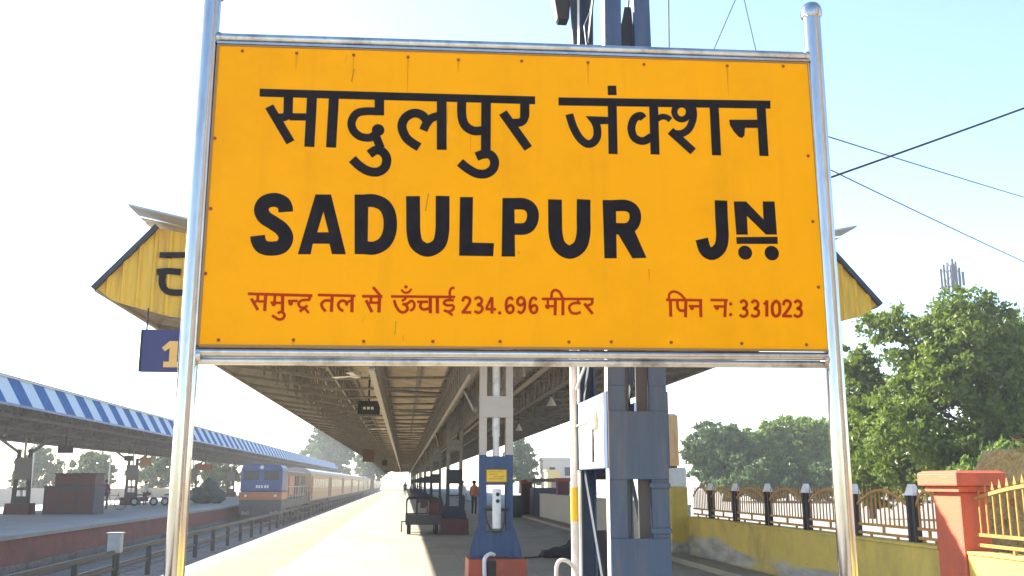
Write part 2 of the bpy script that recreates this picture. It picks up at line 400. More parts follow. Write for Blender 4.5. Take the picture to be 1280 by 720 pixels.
# =====================================================================
# SETTING: ground, tracks, platforms
# =====================================================================
RAIL = -1.0
g = MB(); g.add([(-255,-55,-1.32),(195,-55,-1.32),(195,425,-1.32),(-255,425,-1.32)], [(0,1,2,3)])
struct(g.build('ground', M['earth'], fix=False))
b = MB(); b.add([(-11.88,-40,-1.25),(-4.2,-40,-1.25),(-4.2,400,-1.25),(-11.88,400,-1.25)], [(0,1,2,3)])
struct(b.build('ballast_bed', M['ballast'], fix=False))
def track(cx):
    r = MB()
    for s in (-0.84, 0.84):
        r.box(cx+s-0.036, cx+s+0.036, -40, 400, RAIL-0.05, RAIL); r.box(cx+s-0.01, cx+s+0.01, -40, 400, RAIL-0.16, RAIL-0.05)
        r.box(cx+s-0.07, cx+s+0.07, -40, 400, RAIL-0.175, RAIL-0.16)
    struct(r.build('railway_track', M['rail']))
    s = MB(); y = 8.0
    while y < 230:
        s.frustum(cx-1.35, cx+1.35, y-0.13, y+0.13, -1.30, cx-1.33, cx+1.33, y-0.10, y+0.10, -1.178); y += 0.65
    struct(s.build('track_sleepers', M['sleeper']))
track(-5.95); track(-10.15)
# platform one
p = MB(); p.box(-4.05, 6.95, -40, 400, -1.31, 0.0)
struct(p.build('platform', M['platform']))
p = MB(); p.box(-4.17, -4.05, -40, 400, -0.16, 0.004); p.box(-4.10, -4.052, -40, 400, -1.31, -0.16)
struct(p.build('platform_edge_coping', M['platform']))
p = MB(); p.add([(-3.75,-40,0.004),(-2.3,-40,0.004),(-2.3,400,0.004),(-3.75,400,0.004)], [(0,1,2,3)])
struct(p.build('platform_edge_strip', M['tactile'], fix=False))
p = MB(); p.box(5.55, 6.05, 11.35, 120, -0.01, 0.10)
struct(p.build('wall_kerb', M['platform']))
p = MB(); p.box(6.951, 195, -55, 425, -1.32, -0.05)
struct(p.build('station_yard_ground', M['asphalt']))
# far island platform
p = MB(); p.box(-26.3, -12.02, -30, 400, -1.31, -0.12); struct(p.build('far_platform_wall', M['brick']))
p = MB(); p.box(-26.4, -11.88, -30, 400, -0.119, 0.0); struct(p.build('far_platform', M['platform_far']))
p = MB(); p.box(-12.0, -11.9, -30, 400, -1.31, -0.9); struct(p.build('far_platform_footing', M['ballast']))

# =====================================================================
# STATION NAME BOARD
# =====================================================================
YB = 4.70
sign = thing('station_name_board', 'big yellow station name board on shiny steel posts reading SADULPUR JN in Hindi and English', 'sign', (0.57, YB, 0))
XL, XR = -1.028, 2.167
for X, zt in ((XL, 4.03), (XR, 4.105)):
    o = MB().tube([(X, YB, 0.0), (X, YB, 1.5), (X, YB, 3.0), (X, YB, zt)], 0.0455, 28).build('post', M['steel'], sign, smooth=True)
    cap = MB().lathe([(0.047, zt-0.012), (0.056, zt-0.004), (0.058, zt+0.012), (0.057, zt+0.03), (0.052, zt+0.05), (0.042, zt+0.066), (0.025, zt+0.077), (0.006, zt+0.081)], X, YB, 28)
    cap.build('post_cap', M['steel'], o, smooth=True)
    MB().lathe([(0.09, 0.0), (0.09, 0.012), (0.05, 0.016), (0.047, 0.05)], X, YB, 24).build('base_flange', M['steel_dull'], o, smooth=True)
# panel : measured corners of the yellow face
pan = [(-0.985, 2.236), (2.132, 2.258), (2.118, 3.822), (-0.978, 3.768)]
MBp = MB().prism(pan, 'y', YB-0.02, YB+0.012)
panel = MBp.build('panel', M['board'], sign, bevel=0.002)
# frame
def rail(a, bb, w, h, m, nm, dy=0.0):
    return MB().bar((a[0], YB+dy, a[1]), (bb[0], YB+dy, bb[1]), w, h).build(nm, m, sign, bevel=0.006)
MB().tube([(XL+0.03, YB, 3.812), (0.6, YB, 3.842), (XR-0.03, YB, 3.866)], 0.026, 14).build('top_rail', M['steel_dull'], sign, smooth=True)
MB().bar((-0.985, YB-0.006, 3.776), (2.125, YB-0.006, 3.831), 0.05, 0.012).build('top_lip', M['steel'], sign)
MB().tube([(XL+0.03, YB-0.004, 2.207), (XR-0.03, YB-0.004, 2.229)], 0.021, 14).build('bottom_rail', M['steel'], sign, smooth=True)
MB().tube([(XL+0.03, YB+0.012, 2.166), (XR-0.03, YB+0.012, 2.190)], 0.019, 14).build('lower_rail', M['steel_dull'], sign, smooth=True)
MB().bar((-0.984, YB-0.01, 2.24), (-0.979, YB-0.01, 3.768), 0.012, 0.03).build('side_trim', M['trim'], sign)
MB().bar((2.136, YB-0.01, 2.262), (2.122, YB-0.01, 3.822), 0.008, 0.03).build('side_trim', M['steel'], sign)
MB().bar((-0.98, YB-0.012, 3.764), (2.118, YB-0.012, 3.819), 0.028, 0.009).build('top_edge_trim', M['trim'], sign)  # brown strip along the panel's top edge
MB().bar((-0.98, YB-0.012, 2.236), (2.13, YB-0.012, 2.258), 0.028, 0.009).build('edge_trim', M['trim'], sign)
# weld collars where rails meet posts
for X, z in ((XL, 3.812), (XR, 3.866), (XL, 2.19), (XR, 2.21)):
    s = 1 if X < 0 else -1
    MB().tube([(X+s*0.036, YB, z), (X+s*0.058, YB, z)], 0.031, 14).build('weld_collar', M['steel_dull'], sign, smooth=True)
HINDI=[('P',[-764,3540,633,3562,633,3519,-762,3498]),('S',0,44.7,[-712,3448,-599,3263]),('S',0,46.3,[-620,3520,-618,3410]),('S',1,43.0,[-618,3437,-621,3408,-635,3395,-666,3389]),('S',0,38.1,[-610,3397,-517,3400]),('S',0,49.7,[-503,3525,-506,3243]),('S',0,49.7,[-394,3530,-399,3244]),('S',0,48.0,[-167,3532,-164,3424]),('S',1,41.4,[-162,3445,-240,3442,-282,3425,-302,3380,-291,3337,-255,3307,-208,3303,-180,3323]),('C',31.4,[-168,3345]),('S',0,43.0,[-180,3315,-153,3250]),('S',1,46.3,[-208,3215,-176,3238,-142,3230,-121,3193,-131,3148,-165,3124,-211,3127,-256,3153,-292,3187]),('S',0,49.7,[150,3529,154,3253]),('S',1,46.3,[76,3407,48,3436,6,3442,-35,3414,-49,3366,-29,3314,2,3285,40,3262]),('S',1,43.0,[135,3434,99,3419,74,3387,59,3353]),('S',1,46.3,[253,3534,254,3441,272,3387,314,3361,366,3365]),('S',0,49.7,[378,3540,378,3241]),('S',1,46.3,[330,3223,366,3237,402,3235,423,3201,414,3160,379,3134,332,3134,286,3158,247,3189]),('S',0,48.0,[579,3549,578,3446]),('S',1,43.0,[578,3463,574,3434,554,3416,514,3412]),('S',0,46.3,[465,3465,596,3277]),('P',[755,3562,1898,3595,1896,3550,755,3518]),('P',[1016,3639,1062,3641,1064,3589,1017,3587]),('S',0,47.7,[1039,3557,1038,3264]),('S',1,42.4,[811,3472,831,3404,863,3345,902,3314,936,3324,956,3359,955,3410,940,3446]),('P',[897,3465,1022,3466,1021,3427,959,3423,923,3432]),('S',0,47.7,[1260,3560,1260,3270]),('S',1,42.4,[1204,3465,1188,3480,1156,3463,1138,3414,1147,3366,1174,3344,1207,3343,1244,3367]),('S',1,31.3,[1274,3464,1303,3479,1330,3476,1348,3462]),('S',1,32.8,[1411,3552,1383,3539,1370,3509,1381,3480,1408,3468,1437,3482,1449,3513,1439,3541,1411,3552]),('S',1,38.7,[1455,3560,1472,3525,1470,3475,1446,3419,1409,3391,1375,3388]),('S',0,44.7,[1346,3403,1464,3294]),('S',0,49.2,[1587,3554,1589,3278]),('S',0,49.2,[1844,3565,1846,3284]),('P',[1666,3477,1827,3484,1825,3439,1750,3436,1745,3393,1732,3379,1715,3384,1688,3414,1669,3448]),]
LATIN=[('S',1,70.9,[-606,2903,-609,2925,-624,2950,-663,2963,-707,2949,-724,2911,-706,2873,-663,2845,-620,2814,-599,2773,-617,2729,-665,2716,-709,2724,-730,2753,-735,2779]),('P',[-539,2691,-466,2997,-428,2998,-424,2909,-450,2804,-469,2746,-477,2693]),('P',[-428,2998,-390,2999,-307,2697,-375,2696,-389,2748,-395,2806,-424,2909]),('P',[-450,2804,-395,2806,-389,2748,-469,2746]),('P',[-275,3003,-207,3005,-202,2700,-265,2699]),('S',1,66.6,[-222,2973,-174,2973,-125,2949,-99,2895,-97,2820,-121,2762,-167,2733,-215,2732]),('S',1,69.2,[14,3004,17,2907,21,2815,39,2756,92,2729,145,2759,162,2819,163,2912,162,3010]),('P',[249,3007,315,3009,313,2773,422,2773,418,2706,248,2704]),('P',[464,3009,524,3011,528,2707,460,2705]),('S',1,60.6,[510,2980,573,2981,608,2960,619,2922,608,2878,577,2852,510,2849]),('S',1,70.8,[732,3010,732,2917,734,2830,753,2767,804,2737,856,2769,876,2834,878,2921,880,3015]),('P',[978,3015,1047,3017,1045,2711,982,2709]),('S',1,60.6,[1037,2987,1101,2989,1137,2968,1147,2931,1135,2892,1103,2868,1034,2865]),('P',[1054,2839,1089,2861,1139,2862,1199,2717,1126,2713]),('S',1,67.0,[1602,3033,1601,2938,1601,2840,1586,2781,1544,2748,1508,2766,1491,2824]),('P',[1670,3030,1736,3032,1825,2938,1826,3035,1890,3037,1893,2859,1834,2857,1737,2954,1737,2854,1676,2852]),('P',[1674,2839,1895,2847,1895,2809,1676,2803]),('C',37.1,[1718,2758]),('C',38.4,[1860,2759]),]
SMALL=[('S',0,14.0,[-766,2490,-460,2487]),('S',0,14.0,[-749,2467,-715,2411]),('S',0,13.0,[-719,2488,-718,2458]),('S',0,13.0,[-735,2448,-717,2459]),('S',0,11.6,[-717,2453,-680,2454]),('S',0,15.4,[-682,2488,-683,2407]),('S',0,15.4,[-602,2488,-599,2409]),('S',0,13.0,[-638,2487,-639,2453]),('S',0,12.1,[-657,2449,-601,2448]),('C',11.2,[-642,2442]),('S',1,13.0,[-622,2398,-602,2404,-589,2390,-596,2372,-616,2368,-647,2386]),('S',0,12.1,[-576,2458,-529,2460]),('C',11.2,[-562,2447]),('S',0,13.0,[-474,2487,-473,2466]),('S',1,12.1,[-471,2466,-509,2463,-525,2447,-515,2429,-495,2428,-483,2438]),('S',0,12.1,[-482,2438,-518,2407]),('S',0,12.1,[-497,2428,-474,2401]),('S',0,13.2,[-435,2491,-254,2490]),('S',1,14.0,[-367,2464,-398,2464,-415,2448,-409,2427,-394,2411]),('S',0,15.8,[-366,2489,-367,2409]),('S',1,13.5,[-295,2443,-300,2460,-319,2465,-335,2450,-330,2428,-310,2413]),('S',0,16.0,[-270,2492,-269,2409]),('S',1,12.0,[-273,2466,-290,2459,-297,2441]),('S',0,14.0,[-222,2489,-124,2490]),('S',0,15.0,[-203,2470,-172,2411]),('S',0,13.5,[-178,2487,-180,2461]),('S',0,13.0,[-195,2449,-178,2463]),('S',0,12.5,[-178,2458,-138,2459]),('S',0,16.5,[-138,2489,-139,2410]),('S',0,13.5,[-171,2536,-134,2493]),('S',0,13.0,[-83,2491,231,2495]),('S',1,11.0,[-34,2527,-22,2514,-8,2511,6,2517,16,2531]),('C',8.5,[-11,2540]),('S',1,14.0,[-67,2473,-57,2443,-38,2418,-17,2414,-1,2429,-9,2449,-27,2455]),('S',1,12.0,[-8,2491,-15,2479,-30,2469]),('S',1,13.0,[-19,2452,-1,2458,17,2471,31,2458,28,2433,11,2422]),('S',0,13.0,[44,2467,98,2468]),('S',1,13.5,[66,2466,61,2443,78,2429,110,2438]),('S',0,16.5,[109,2493,110,2411]),('S',0,16.5,[143,2494,145,2411]),('S',0,13.5,[205,2494,204,2477]),('S',1,13.0,[224,2478,189,2477,176,2463,192,2452,219,2452,223,2435,201,2421,176,2427]),('S',0,12.5,[195,2422,219,2403]),('S',1,12.0,[205,2497,204,2521,213,2538,227,2541]),('S',1,14.0,[268,2473,273,2490,288,2494,303,2484,299,2462,269,2419]),('S',0,13.3,[263,2419,311,2419]),('S',1,13.3,[327,2485,344,2495,361,2486,359,2467,343,2458,362,2450,364,2431,347,2418,326,2426]),('S',0,14.6,[413,2498,413,2415]),('S',0,12.0,[409,2495,384,2439]),('S',0,12.6,[381,2437,433,2437]),('C',8.6,[451,2419]),('S',1,13.3,[518,2487,502,2497,486,2482,483,2450,489,2427,502,2420,516,2429,518,2449,504,2459,486,2446]),('S',1,13.3,[541,2430,556,2421,572,2437,576,2468,570,2492,556,2499,542,2489,540,2470,555,2459,573,2471]),('S',1,13.3,[637,2489,620,2499,605,2484,601,2453,608,2430,620,2422,634,2431,636,2452,622,2461,605,2448]),('S',0,13.3,[661,2494,924,2499]),('S',0,12.0,[692,2492,691,2461]),('S',0,12.0,[677,2459,727,2458]),('C',10.6,[690,2453]),('S',0,15.3,[730,2496,727,2412]),('S',0,15.3,[768,2500,766,2413]),('S',1,13.3,[709,2497,713,2528,729,2540,751,2530,767,2498]),('S',0,12.6,[844,2496,842,2477]),('S',1,13.3,[857,2476,821,2475,799,2457,808,2430,831,2423,857,2431]),('S',1,13.3,[915,2497,913,2475,886,2463]),('S',0,14.6,[875,2475,917,2423]),('S',0,13.3,[1293,2502,1481,2504]),('S',0,15.3,[1316,2502,1315,2416]),('S',1,12.6,[1308,2502,1312,2532,1334,2546,1366,2535,1395,2504]),('S',1,14.0,[1352,2502,1353,2466,1366,2449,1395,2451]),('S',0,15.3,[1396,2502,1391,2415]),('S',0,15.3,[1472,2504,1471,2417]),('S',0,12.6,[1410,2473,1471,2472]),('C',10.6,[1426,2463]),('S',0,13.3,[1524,2506,1615,2507]),('S',0,15.3,[1603,2507,1595,2419]),('S',0,12.6,[1539,2474,1599,2474]),('C',10.6,[1556,2465]),('C',8.6,[1629,2488]),('C',8.6,[1626,2433]),('S',1,14.6,[1679,2495,1697,2507,1712,2495,1709,2475,1693,2466,1711,2457,1711,2436,1693,2424,1673,2432]),('S',1,14.6,[1738,2496,1756,2508,1772,2496,1769,2476,1754,2467,1772,2458,1772,2437,1753,2425,1733,2433]),('S',0,16.0,[1820,2511,1815,2426]),('S',0,12.0,[1803,2489,1821,2508]),('S',1,15.3,[1869,2507,1851,2492,1846,2466,1849,2440,1864,2429,1881,2441,1886,2467,1884,2493,1869,2507]),('S',1,14.6,[1905,2487,1914,2507,1930,2511,1944,2499,1937,2475,1903,2432]),('S',0,14.0,[1896,2431,1948,2431]),('S',1,14.6,[1965,2501,1983,2512,1999,2500,1996,2481,1980,2471,1998,2463,1998,2441,1979,2429,1958,2437]),]
FASCIA=[('S',0,87.7,[-3679,4909,-3304,4919]),('S',0,78.9,[-3672,4909,-3498,4897]),('S',1,96.5,[-3699,4649,-3540,4669,-3356,4658]),('S',1,96.5,[-3616,4651,-3611,4470,-3519,4360,-3289,4345]),]
RIVETS=[-859,3738,-589,3740,-303,3744,-26,3747,233,3744,563,3754,914,3763,1215,3768,1669,3782,1980,3795,2088,3293,2091,2934,2099,2585,-967,3269,-965,2908,-970,2584,-891,2263,-541,2269,-208,2267,125,2272,453,2277,795,2280,1008,2284,1313,2286,1677,2286,2016,2285]

yf = YB-0.02
HW = next(i for i, it in enumerate(HINDI) if i > 3 and it[0] == 'P')
for w in (HINDI[:HW], HINDI[HW:]): glyphs(w, yf).build('hindi_word', M['ink'], panel)
k = 0
for n_ in (1, 3, 2, 1, 1, 2, 1, 3, 1, 1, 1, 1, 1):
    glyphs(LATIN[k:k+n_], yf).build('english_letter', M['ink'], panel); k += n_
heads = [i for i, it in enumerate(SMALL) if it[0] == 'S' and it[1] == 0 and len(it[3]) == 4 and abs(it[3][1]-it[3][3]) < 9 and it[3][2]-it[3][0] > 85] + [len(SMALL)]
for a, b_ in zip(heads[:-1], heads[1:]): glyphs(SMALL[a:b_], yf).build('small_red_word', M['red_ink'], panel)
for k in range(0, len(RIVETS), 2):
    x, z = RIVETS[k]*0.001, RIVETS[k+1]*0.001
    m = MB(); m.tube([(x, yf+0.001, z), (x, yf-0.003, z), (x, yf-0.0055, z)], [0.0085, 0.0085, 0.005], 10)
    m.build('rivet', M['rivet'], panel, smooth=True)
for (x, z, h_, w) in ((-0.589,3.735,0.10,0.006),(-0.303,3.738,0.16,0.004),(-0.026,3.74,0.22,0.005),(0.233,3.738,0.07,0.006),(0.914,3.757,0.13,0.005),(1.669,3.777,0.18,0.005),(0.30,3.39,0.16,0.004),(-0.541,2.262,0.02,0.006),(1.21,2.66,0.09,0.004)):
    MB().prism([(x-w, z), (x+w, z), (x+w*0.4, z-h_*0.6), (x, z-h_), (x-w*0.5, z-h_*0.7)], 'y', yf-0.0004, yf+0.001).build('rust_run', M['rust_run'], panel)
for (x0, z0, x1, z1, w) in ((-0.309,3.60,-0.297,3.67,0.005),(-0.345,3.70,-0.335,3.745,0.003),(0.078,2.93,0.091,3.02,0.005),(-0.06,2.30,-0.055,2.37,0.003),(-0.02,2.27,-0.02,2.30,0.002),(0.545,2.72,0.548,2.735,0.004),(-0.22,2.36,-0.205,2.39,0.004),(0.18,3.39,0.182,3.5,0.0018)):
    MB().bar((x0, yf-0.0003, z0), (x1, yf-0.0003, z1), w, 0.0008).build('scratch_mark', M['scratch'], panel)

# =====================================================================
# LATTICE MAST behind the board
# =====================================================================
mx0, mx1, my0, my1, mtop = 1.475, 1.915, 7.0, 8.25, 8.2
mast = thing('lattice_mast', 'tall slate blue riveted lattice mast with wide batten plates right behind the name board', 'mast', ((mx0+mx1)/2, (my0+my1)/2, 0))
T = 0.012
def taper(z): return max(0.0, (z-2.3)) * 0.0125   # slight inward lean higher up
def leg(cx, cy, sx, sy, m, nm='leg'):
    # channel section with flanges towards sx, sy
    mb = MB(); w, d = 0.13, 0.10
    for z0, z1 in ((0.0, 2.3), (2.3, mtop)):
        t0, t1 = taper(z0), taper(z1)
        def q(px, t): return px + sx * t
        xa0, xb0 = sorted((q(cx, t0), q(cx, t0) + sx*w)); xa1, xb1 = sorted((q(cx, t1), q(cx, t1) + sx*w))
        ya, yb = sorted((cy, cy + sy*T)); mb.frustum(xa0, xb0, ya, yb, z0, xa1, xb1, ya, yb, z1)
        xa0, xb0 = sorted((q(cx, t0), q(cx, t0) + sx*T)); xa1, xb1 = sorted((q(cx, t1), q(cx, t1) + sx*T))
        ya, yb = sorted((cy + sy*T, cy + sy*d)); mb.frustum(xa0, xb0, ya, yb, z0, xa1, xb1, ya, yb, z1)
        xa0, xb0 = sorted((q(cx, t0)+sx*(w-T), q(cx, t0) + sx*w)); xa1, xb1 = sorted((q(cx, t1)+sx*(w-T), q(cx, t1) + sx*w))
        mb.frustum(xa0, xb0, ya, yb, z0, xa1, xb1, ya, yb, z1)
    return mb.build(nm, m, mast, bevel=0.003)
leg(mx0, my0, 1, 1, M['blue']); leg(mx1, my0, -1, 1, M['blue'])
leg(mx0, my1, 1, -1, M['blue']); leg(mx1, my1, -1, -1, M['blue'])
zb = [(0.02, 0.30), (0.70, 1.205), (1.622, 2.112), (2.62, 3.1), (3.6, 4.05), (4.5, 4.86), (6.3, 6.7), (7.3, 7.7)]
for z0, z1 in zb:
    t = taper(z0)
    f_ = MB().box(mx0+t+0.002, mx1-t-0.002, my0-T, my0-0.0005, z0, z1).build('front_batten', M['blue'], mast, bevel=0.003)
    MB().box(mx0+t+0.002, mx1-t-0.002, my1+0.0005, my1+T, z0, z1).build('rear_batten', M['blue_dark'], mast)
for z0, z1 in [(0.02, 0.5), (1.70, 2.26), (3.45, 4.0), (6.3, 6.8)]:
    t = taper(z0)
    MB().box(mx0+t-T, mx0+t-0.0005, my0+0.002, my1-0.002, z0, z1).build('side_batten', M['blue'], mast, bevel=0.003)
    MB().box(mx1-t+0.0005, mx1-t+T, my0+0.002, my1-0.002, z0, z1).build('side_batten', M['blue'], mast, bevel=0.003)
for z0, z1, s in ((0.5,1.7,1),(2.26,3.45,-1),(4.0,5.1,1),(5.1,6.3,-1)):
    for X in (mx0+0.03+taper(z0), mx1-0.03-taper(z0)):
        a, c = (my0+0.12, my1-0.12) if s > 0 else (my1-0.12, my0+0.12)
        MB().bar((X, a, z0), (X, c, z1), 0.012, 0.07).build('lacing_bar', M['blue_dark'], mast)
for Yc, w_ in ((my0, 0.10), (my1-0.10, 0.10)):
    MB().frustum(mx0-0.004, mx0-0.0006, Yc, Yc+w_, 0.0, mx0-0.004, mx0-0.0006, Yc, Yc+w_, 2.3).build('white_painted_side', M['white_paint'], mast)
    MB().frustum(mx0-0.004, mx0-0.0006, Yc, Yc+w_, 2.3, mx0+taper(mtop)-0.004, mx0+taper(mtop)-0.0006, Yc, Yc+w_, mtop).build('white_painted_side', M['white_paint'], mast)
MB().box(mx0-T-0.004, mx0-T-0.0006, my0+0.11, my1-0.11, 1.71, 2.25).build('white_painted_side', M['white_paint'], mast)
for z0, z1 in ((0.0, 2.3), (2.3, 4.6)):  # dark plates between the front legs, painting in the shade inside the mast
    MB().box(mx1-0.222-taper(z0), mx1-0.135-taper(z0), my0+0.03, my0+0.05, z0, z1).build('inner_shade_strip', M['blue_dark'], mast)
    MB().box(mx0+0.128+taper(z0), mx0+0.158+taper(z0), my0+0.03, my0+0.05, z0, z1).build('inner_shade_strip', M['blue_dark'], mast)
MB().box(mx0+0.12, mx1-0.12, my0+0.125, my0+0.137, 4.87, 5.19).build('inner_plate', M['blue_dark'], mast)
MB().prism([(mx0+0.12, 5.191), (mx1-0.12, 5.191), (mx1-0.12, 5.395), (mx0+0.225, 5.395), (mx0+0.195, 5.24), (mx0+0.175, 5.33), (mx0+0.175, 5.395), (mx0+0.12, 5.395)], 'y', my0+0.125, my0+0.137).build('inner_plate', M['blue_dark'], mast)
MB().box(mx0+0.06, mx1-0.06, my1-0.18, my1-0.168, 6.3, 6.9).build('rear_plate', M['blue_dark'], mast)
# splice collars on the right leg
for z in (1.24, 1.56):
    MB().box(mx1-0.145, mx1+0.006, my0-0.017, my0+0.1, z, z+0.035).build('splice_collar', M['blue'], mast, bevel=0.003)
# dark gusset bracket at the top
MB().prism([(1.44, 6.3), (1.70, 6.3), (1.665, 6.04), (1.528, 5.60), (1.478, 5.60)], 'y', 8.262, 8.29).build('gusset_plate', M['blue_dark'], mast)
MB().box(1.40, 1.92, 8.262, 8.29, 6.3, 6.5).build('bracket_arm', M['blue_dark'], mast)
# painted conduit with yellow band, hoop at its foot
cx, cy = 1.43, 8.22
MB().tube([(cx, cy, 0.0), (cx, cy, 1.28)], 0.033, 14).build('conduit_pipe', M['white_paint'], mast, smooth=True)
MB().tube([(cx, cy, 1.28), (cx, cy, 1.56)], 0.0345, 14).build('yellow_band', M['band_yellow'], mast, smooth=True)
MB().tube([(cx, cy, 1.56), (cx, cy, 3.6)], 0.03, 14).build('conduit_pipe', M['white_paint'], mast, smooth=True)
MB().tube(catmull([(1.40, 8.1, 0.62), (1.40, 8.03, 0.86), (1.36, 8.0, 0.95), (1.29, 8.0, 0.985), (1.245, 8.0, 0.955), (1.235, 8.0, 0.85), (1.24, 8.0, 0.5), (1.24, 8.0, 0.0)]), 0.016, 10).build('pipe_loop', M['white_paint'], mast, smooth=True)
jb = MB().box(1.425, 1.461, 7.33, 7.57, 2.01, 2.15).build('junction_box', M['white_paint'], mast, bevel=0.006)
MB().tube([(1.45, 7.55, 2.08), (1.45, 8.2, 2.07)], 0.008, 8).build('cable', M['white_paint'], jb)
MB().tube(catmull([(1.455, 7.5, 2.0), (1.45, 7.48, 1.9), (1.452, 7.5, 1.75)]), 0.008, 8).build('cable', M['cable'], jb)
MB().tube([(1.46, 7.6, 2.62), (1.45, 8.19, 2.38)], 0.012, 8).build('stay_rod', M['white_paint'], mast)
MB().tube(catmull([(1.93, 7.2, 1.1), (1.97, 7.25, 0.7), (1.99, 7.3, 0.4), (1.98, 7.3, 0.0)]), 0.018, 8).build('cable_bundle', M['cable'], mast)
MB().tube([(1.605, 8.24, 6.3), (1.60, 8.0, 5.8), (1.52, 7.9, 5.6), (1.515, 7.6, 4.9)], 0.012, 8).build('hanging_cable', M['cable'], mast)

fl = thing('floodlight', 'dark floodlight clamped high on the left of the lattice mast', 'lamp', (1.36, 8.3, 6.2))
MB().frustum(1.34, 1.45, 8.30, 8.42, 5.87, 1.27, 1.47, 8.24, 8.48, 6.25).build('housing', M['black_iron'], fl, bevel=0.01)
MB().box(1.35, 1.44, 8.31, 8.41, 5.855, 5.869).build('glass', M['glass'], fl)
MB().bar((1.38, 8.36, 6.25), (1.5, 8.30, 6.40), 0.03).build('bracket', M['black_iron'], fl)

tb = thing('meter_cupboard', 'narrow tan plywood cupboard fixed to the right side of the blue mast', 'cupboard', (2.2, 8.0, 1.7))
MB().box(2.145, 2.275, 7.98, 8.08, 1.735, 2.155).build('door', M['tan'], tb, bevel=0.004)
MB().box(2.11, 2.285, 8.081, 8.22, 1.72, 2.17).build('carcass', M['black_iron'], tb)
MB().box(1.93, 2.12, 8.1, 8.16, 1.9, 1.98).build('bracket', M['black_iron'], tb)

# =====================================================================
# PLATFORM CANOPY
# =====================================================================
Y0, Y1 = 14.5, 262.0
CX = 1.46
can = thing('platform_canopy', 'long steel platform roof with a yellow sheeted end behind the name board', 'canopy', (CX, Y0, 0))
HW0, HW1 = 6.014, 5.21      # outer valance foot / head half width
ZF_, ZH = 4.40, 5.33
ZC = 4.42                   # roof at the valley
def roofz(x): return ZC + (ZH - ZC) * abs(x - CX) / HW1
# corrugated roof sheets, both wings, modelled with ribs along the slope
def wing(s):
    mb = MB(); n = 0
    y = Y0 + 0.06; st = 0.31; vs = []; fs = []
    rows = []
    while y < Y1:
        rows.append((y, 0.0)); rows.append((y+0.20, 0.0)); rows.append((y+0.235, 0.035)); rows.append((y+0.275, 0.035)); y += st
    for (yy, dz) in rows:
        vs += [(CX, yy, ZC+0.06+dz), (CX + s*(HW1+0.28), yy, ZH+0.17+dz)]
    for i in range(len(rows)-1):
        fs.append((2*i, 2*i+1, 2*i+3, 2*i+2))
    mb.add(vs, fs)
    o = mb.build('roof_sheeting', M['ceiling'], can, fix=False)
    sl = o.modifiers.new('thickness', 'SOLIDIFY'); sl.thickness = 0.006
    return o
wing(1); wing(-1)
# inclined valance sheets (ribbed), and top flashing
for s in (-1, 1):
    mb = MB(); rows = []; y = Y0; vs = []; fs = []
    while y < Y1:
        rows += [(y, 0.0), (y+0.22, 0.0), (y+0.26, 0.03), (y+0.34, 0.03), (y+0.38, 0.0)]; y += 0.44
    for yy, d in rows:
        vs += [(CX + s*(HW0+d), yy, ZF_ - d), (CX + s*(HW1+d), yy, ZH - d)]
    for i in range(len(rows)-1): fs.append((2*i, 2*i+1, 2*i+3, 2*i+2))
    mb.add(vs, fs); o = mb.build('side_valance', M['truss'], can, fix=False)
    sl = o.modifiers.new('thickness', 'SOLIDIFY'); sl.thickness = 0.006
    MB().prism([(CX+s*HW0-0.03, ZF_-0.05), (CX+s*HW0+0.03, ZF_-0.05), (CX+s*HW0+0.03, ZF_+0.0), (CX+s*HW0-0.03, ZF_+0.0)], 'y', Y0+0.02, Y1).build('eave_angle', M['purlin'], can)
    MB().box(CX+s*HW1-0.045-(0.06 if s>0 else -0.06), CX+s*HW1+0.045-(0.06 if s>0 else -0.06), Y0+0.03, Y1, ZH-0.12, ZH-0.02).build('head_purlin', M['purlin'], can)
    # end flashing: grey sheet projecting past the gable
    xs = sorted((CX + s*(HW1-0.6), CX + s*(HW1+0.30)))
    zi, zo = ZH+0.035, ZH+0.225
    q = [(CX+s*(HW1+0.30), zo-0.03), (CX+s*(HW1-1.4), zi-0.215), (CX+s*(HW1-1.4), zi-0.185), (CX+s*(HW1+0.30), zo)]
    MB().prism(q, 'y', Y0-0.50, Y0+0.055).build('end_flashing', M['galv'], can)
    # dark edge trim up the slope of the end
    MB().bar((CX+s*(HW0+0.03), Y0-0.04, ZF_-0.02), (CX+s*(HW1-0.01), Y0-0.04, ZH+0.02), 0.07, 0.075, up=(0,1,0)).build('end_trim', M['blue_dark'], can)
# yellow sheeted end with vertical corrugation
def gz_top(x):
    d = abs(x-CX)
    return ZF_ + (HW0-d)/(HW0-HW1)*(ZH-ZF_) if d > HW1 else roofz(x)
def gz_bot(x):
    d = abs(x-CX)
    if d > 5.75: return ZF_ - (HW0-d)/(HW0-5.75)*0.20
    if d > 4.9: return 4.20 - (5.75-d)/0.85*0.22
    return 3.98 - (4.9-d)*0.03
mb = MB(); vs = []; fs = []; xs = []
x = CX-HW0
while x < CX+HW0-0.001:
    xs += [(x, 0), (x+0.13, 0), (x+0.155, -0.03), (x+0.185, -0.03), (x+0.21, 0)]; x += 0.213
xs = [(min(a, CX+HW0-1e-4), d) for a, d in xs]; xs.append((CX+HW0, 0))
for a, d in xs: vs += [(a, Y0+d, gz_bot(a)), (a, Y0+d, max(gz_top(a), gz_bot(a)+0.002))]
for i in range(len(xs)-1): fs.append((2*i, 2*i+2, 2*i+3, 2*i+1))
mb.add(vs, fs)
gable = mb.build('gable_sheeting', M['fascia'], can, fix=False)
sl = gable.modifiers.new('thickness', 'SOLIDIFY'); sl.thickness = 0.004; sl.offset = -1
fz = MB()
glyphs(FASCIA, Y0-0.036).build('painted_letter', M['ink'], gable)
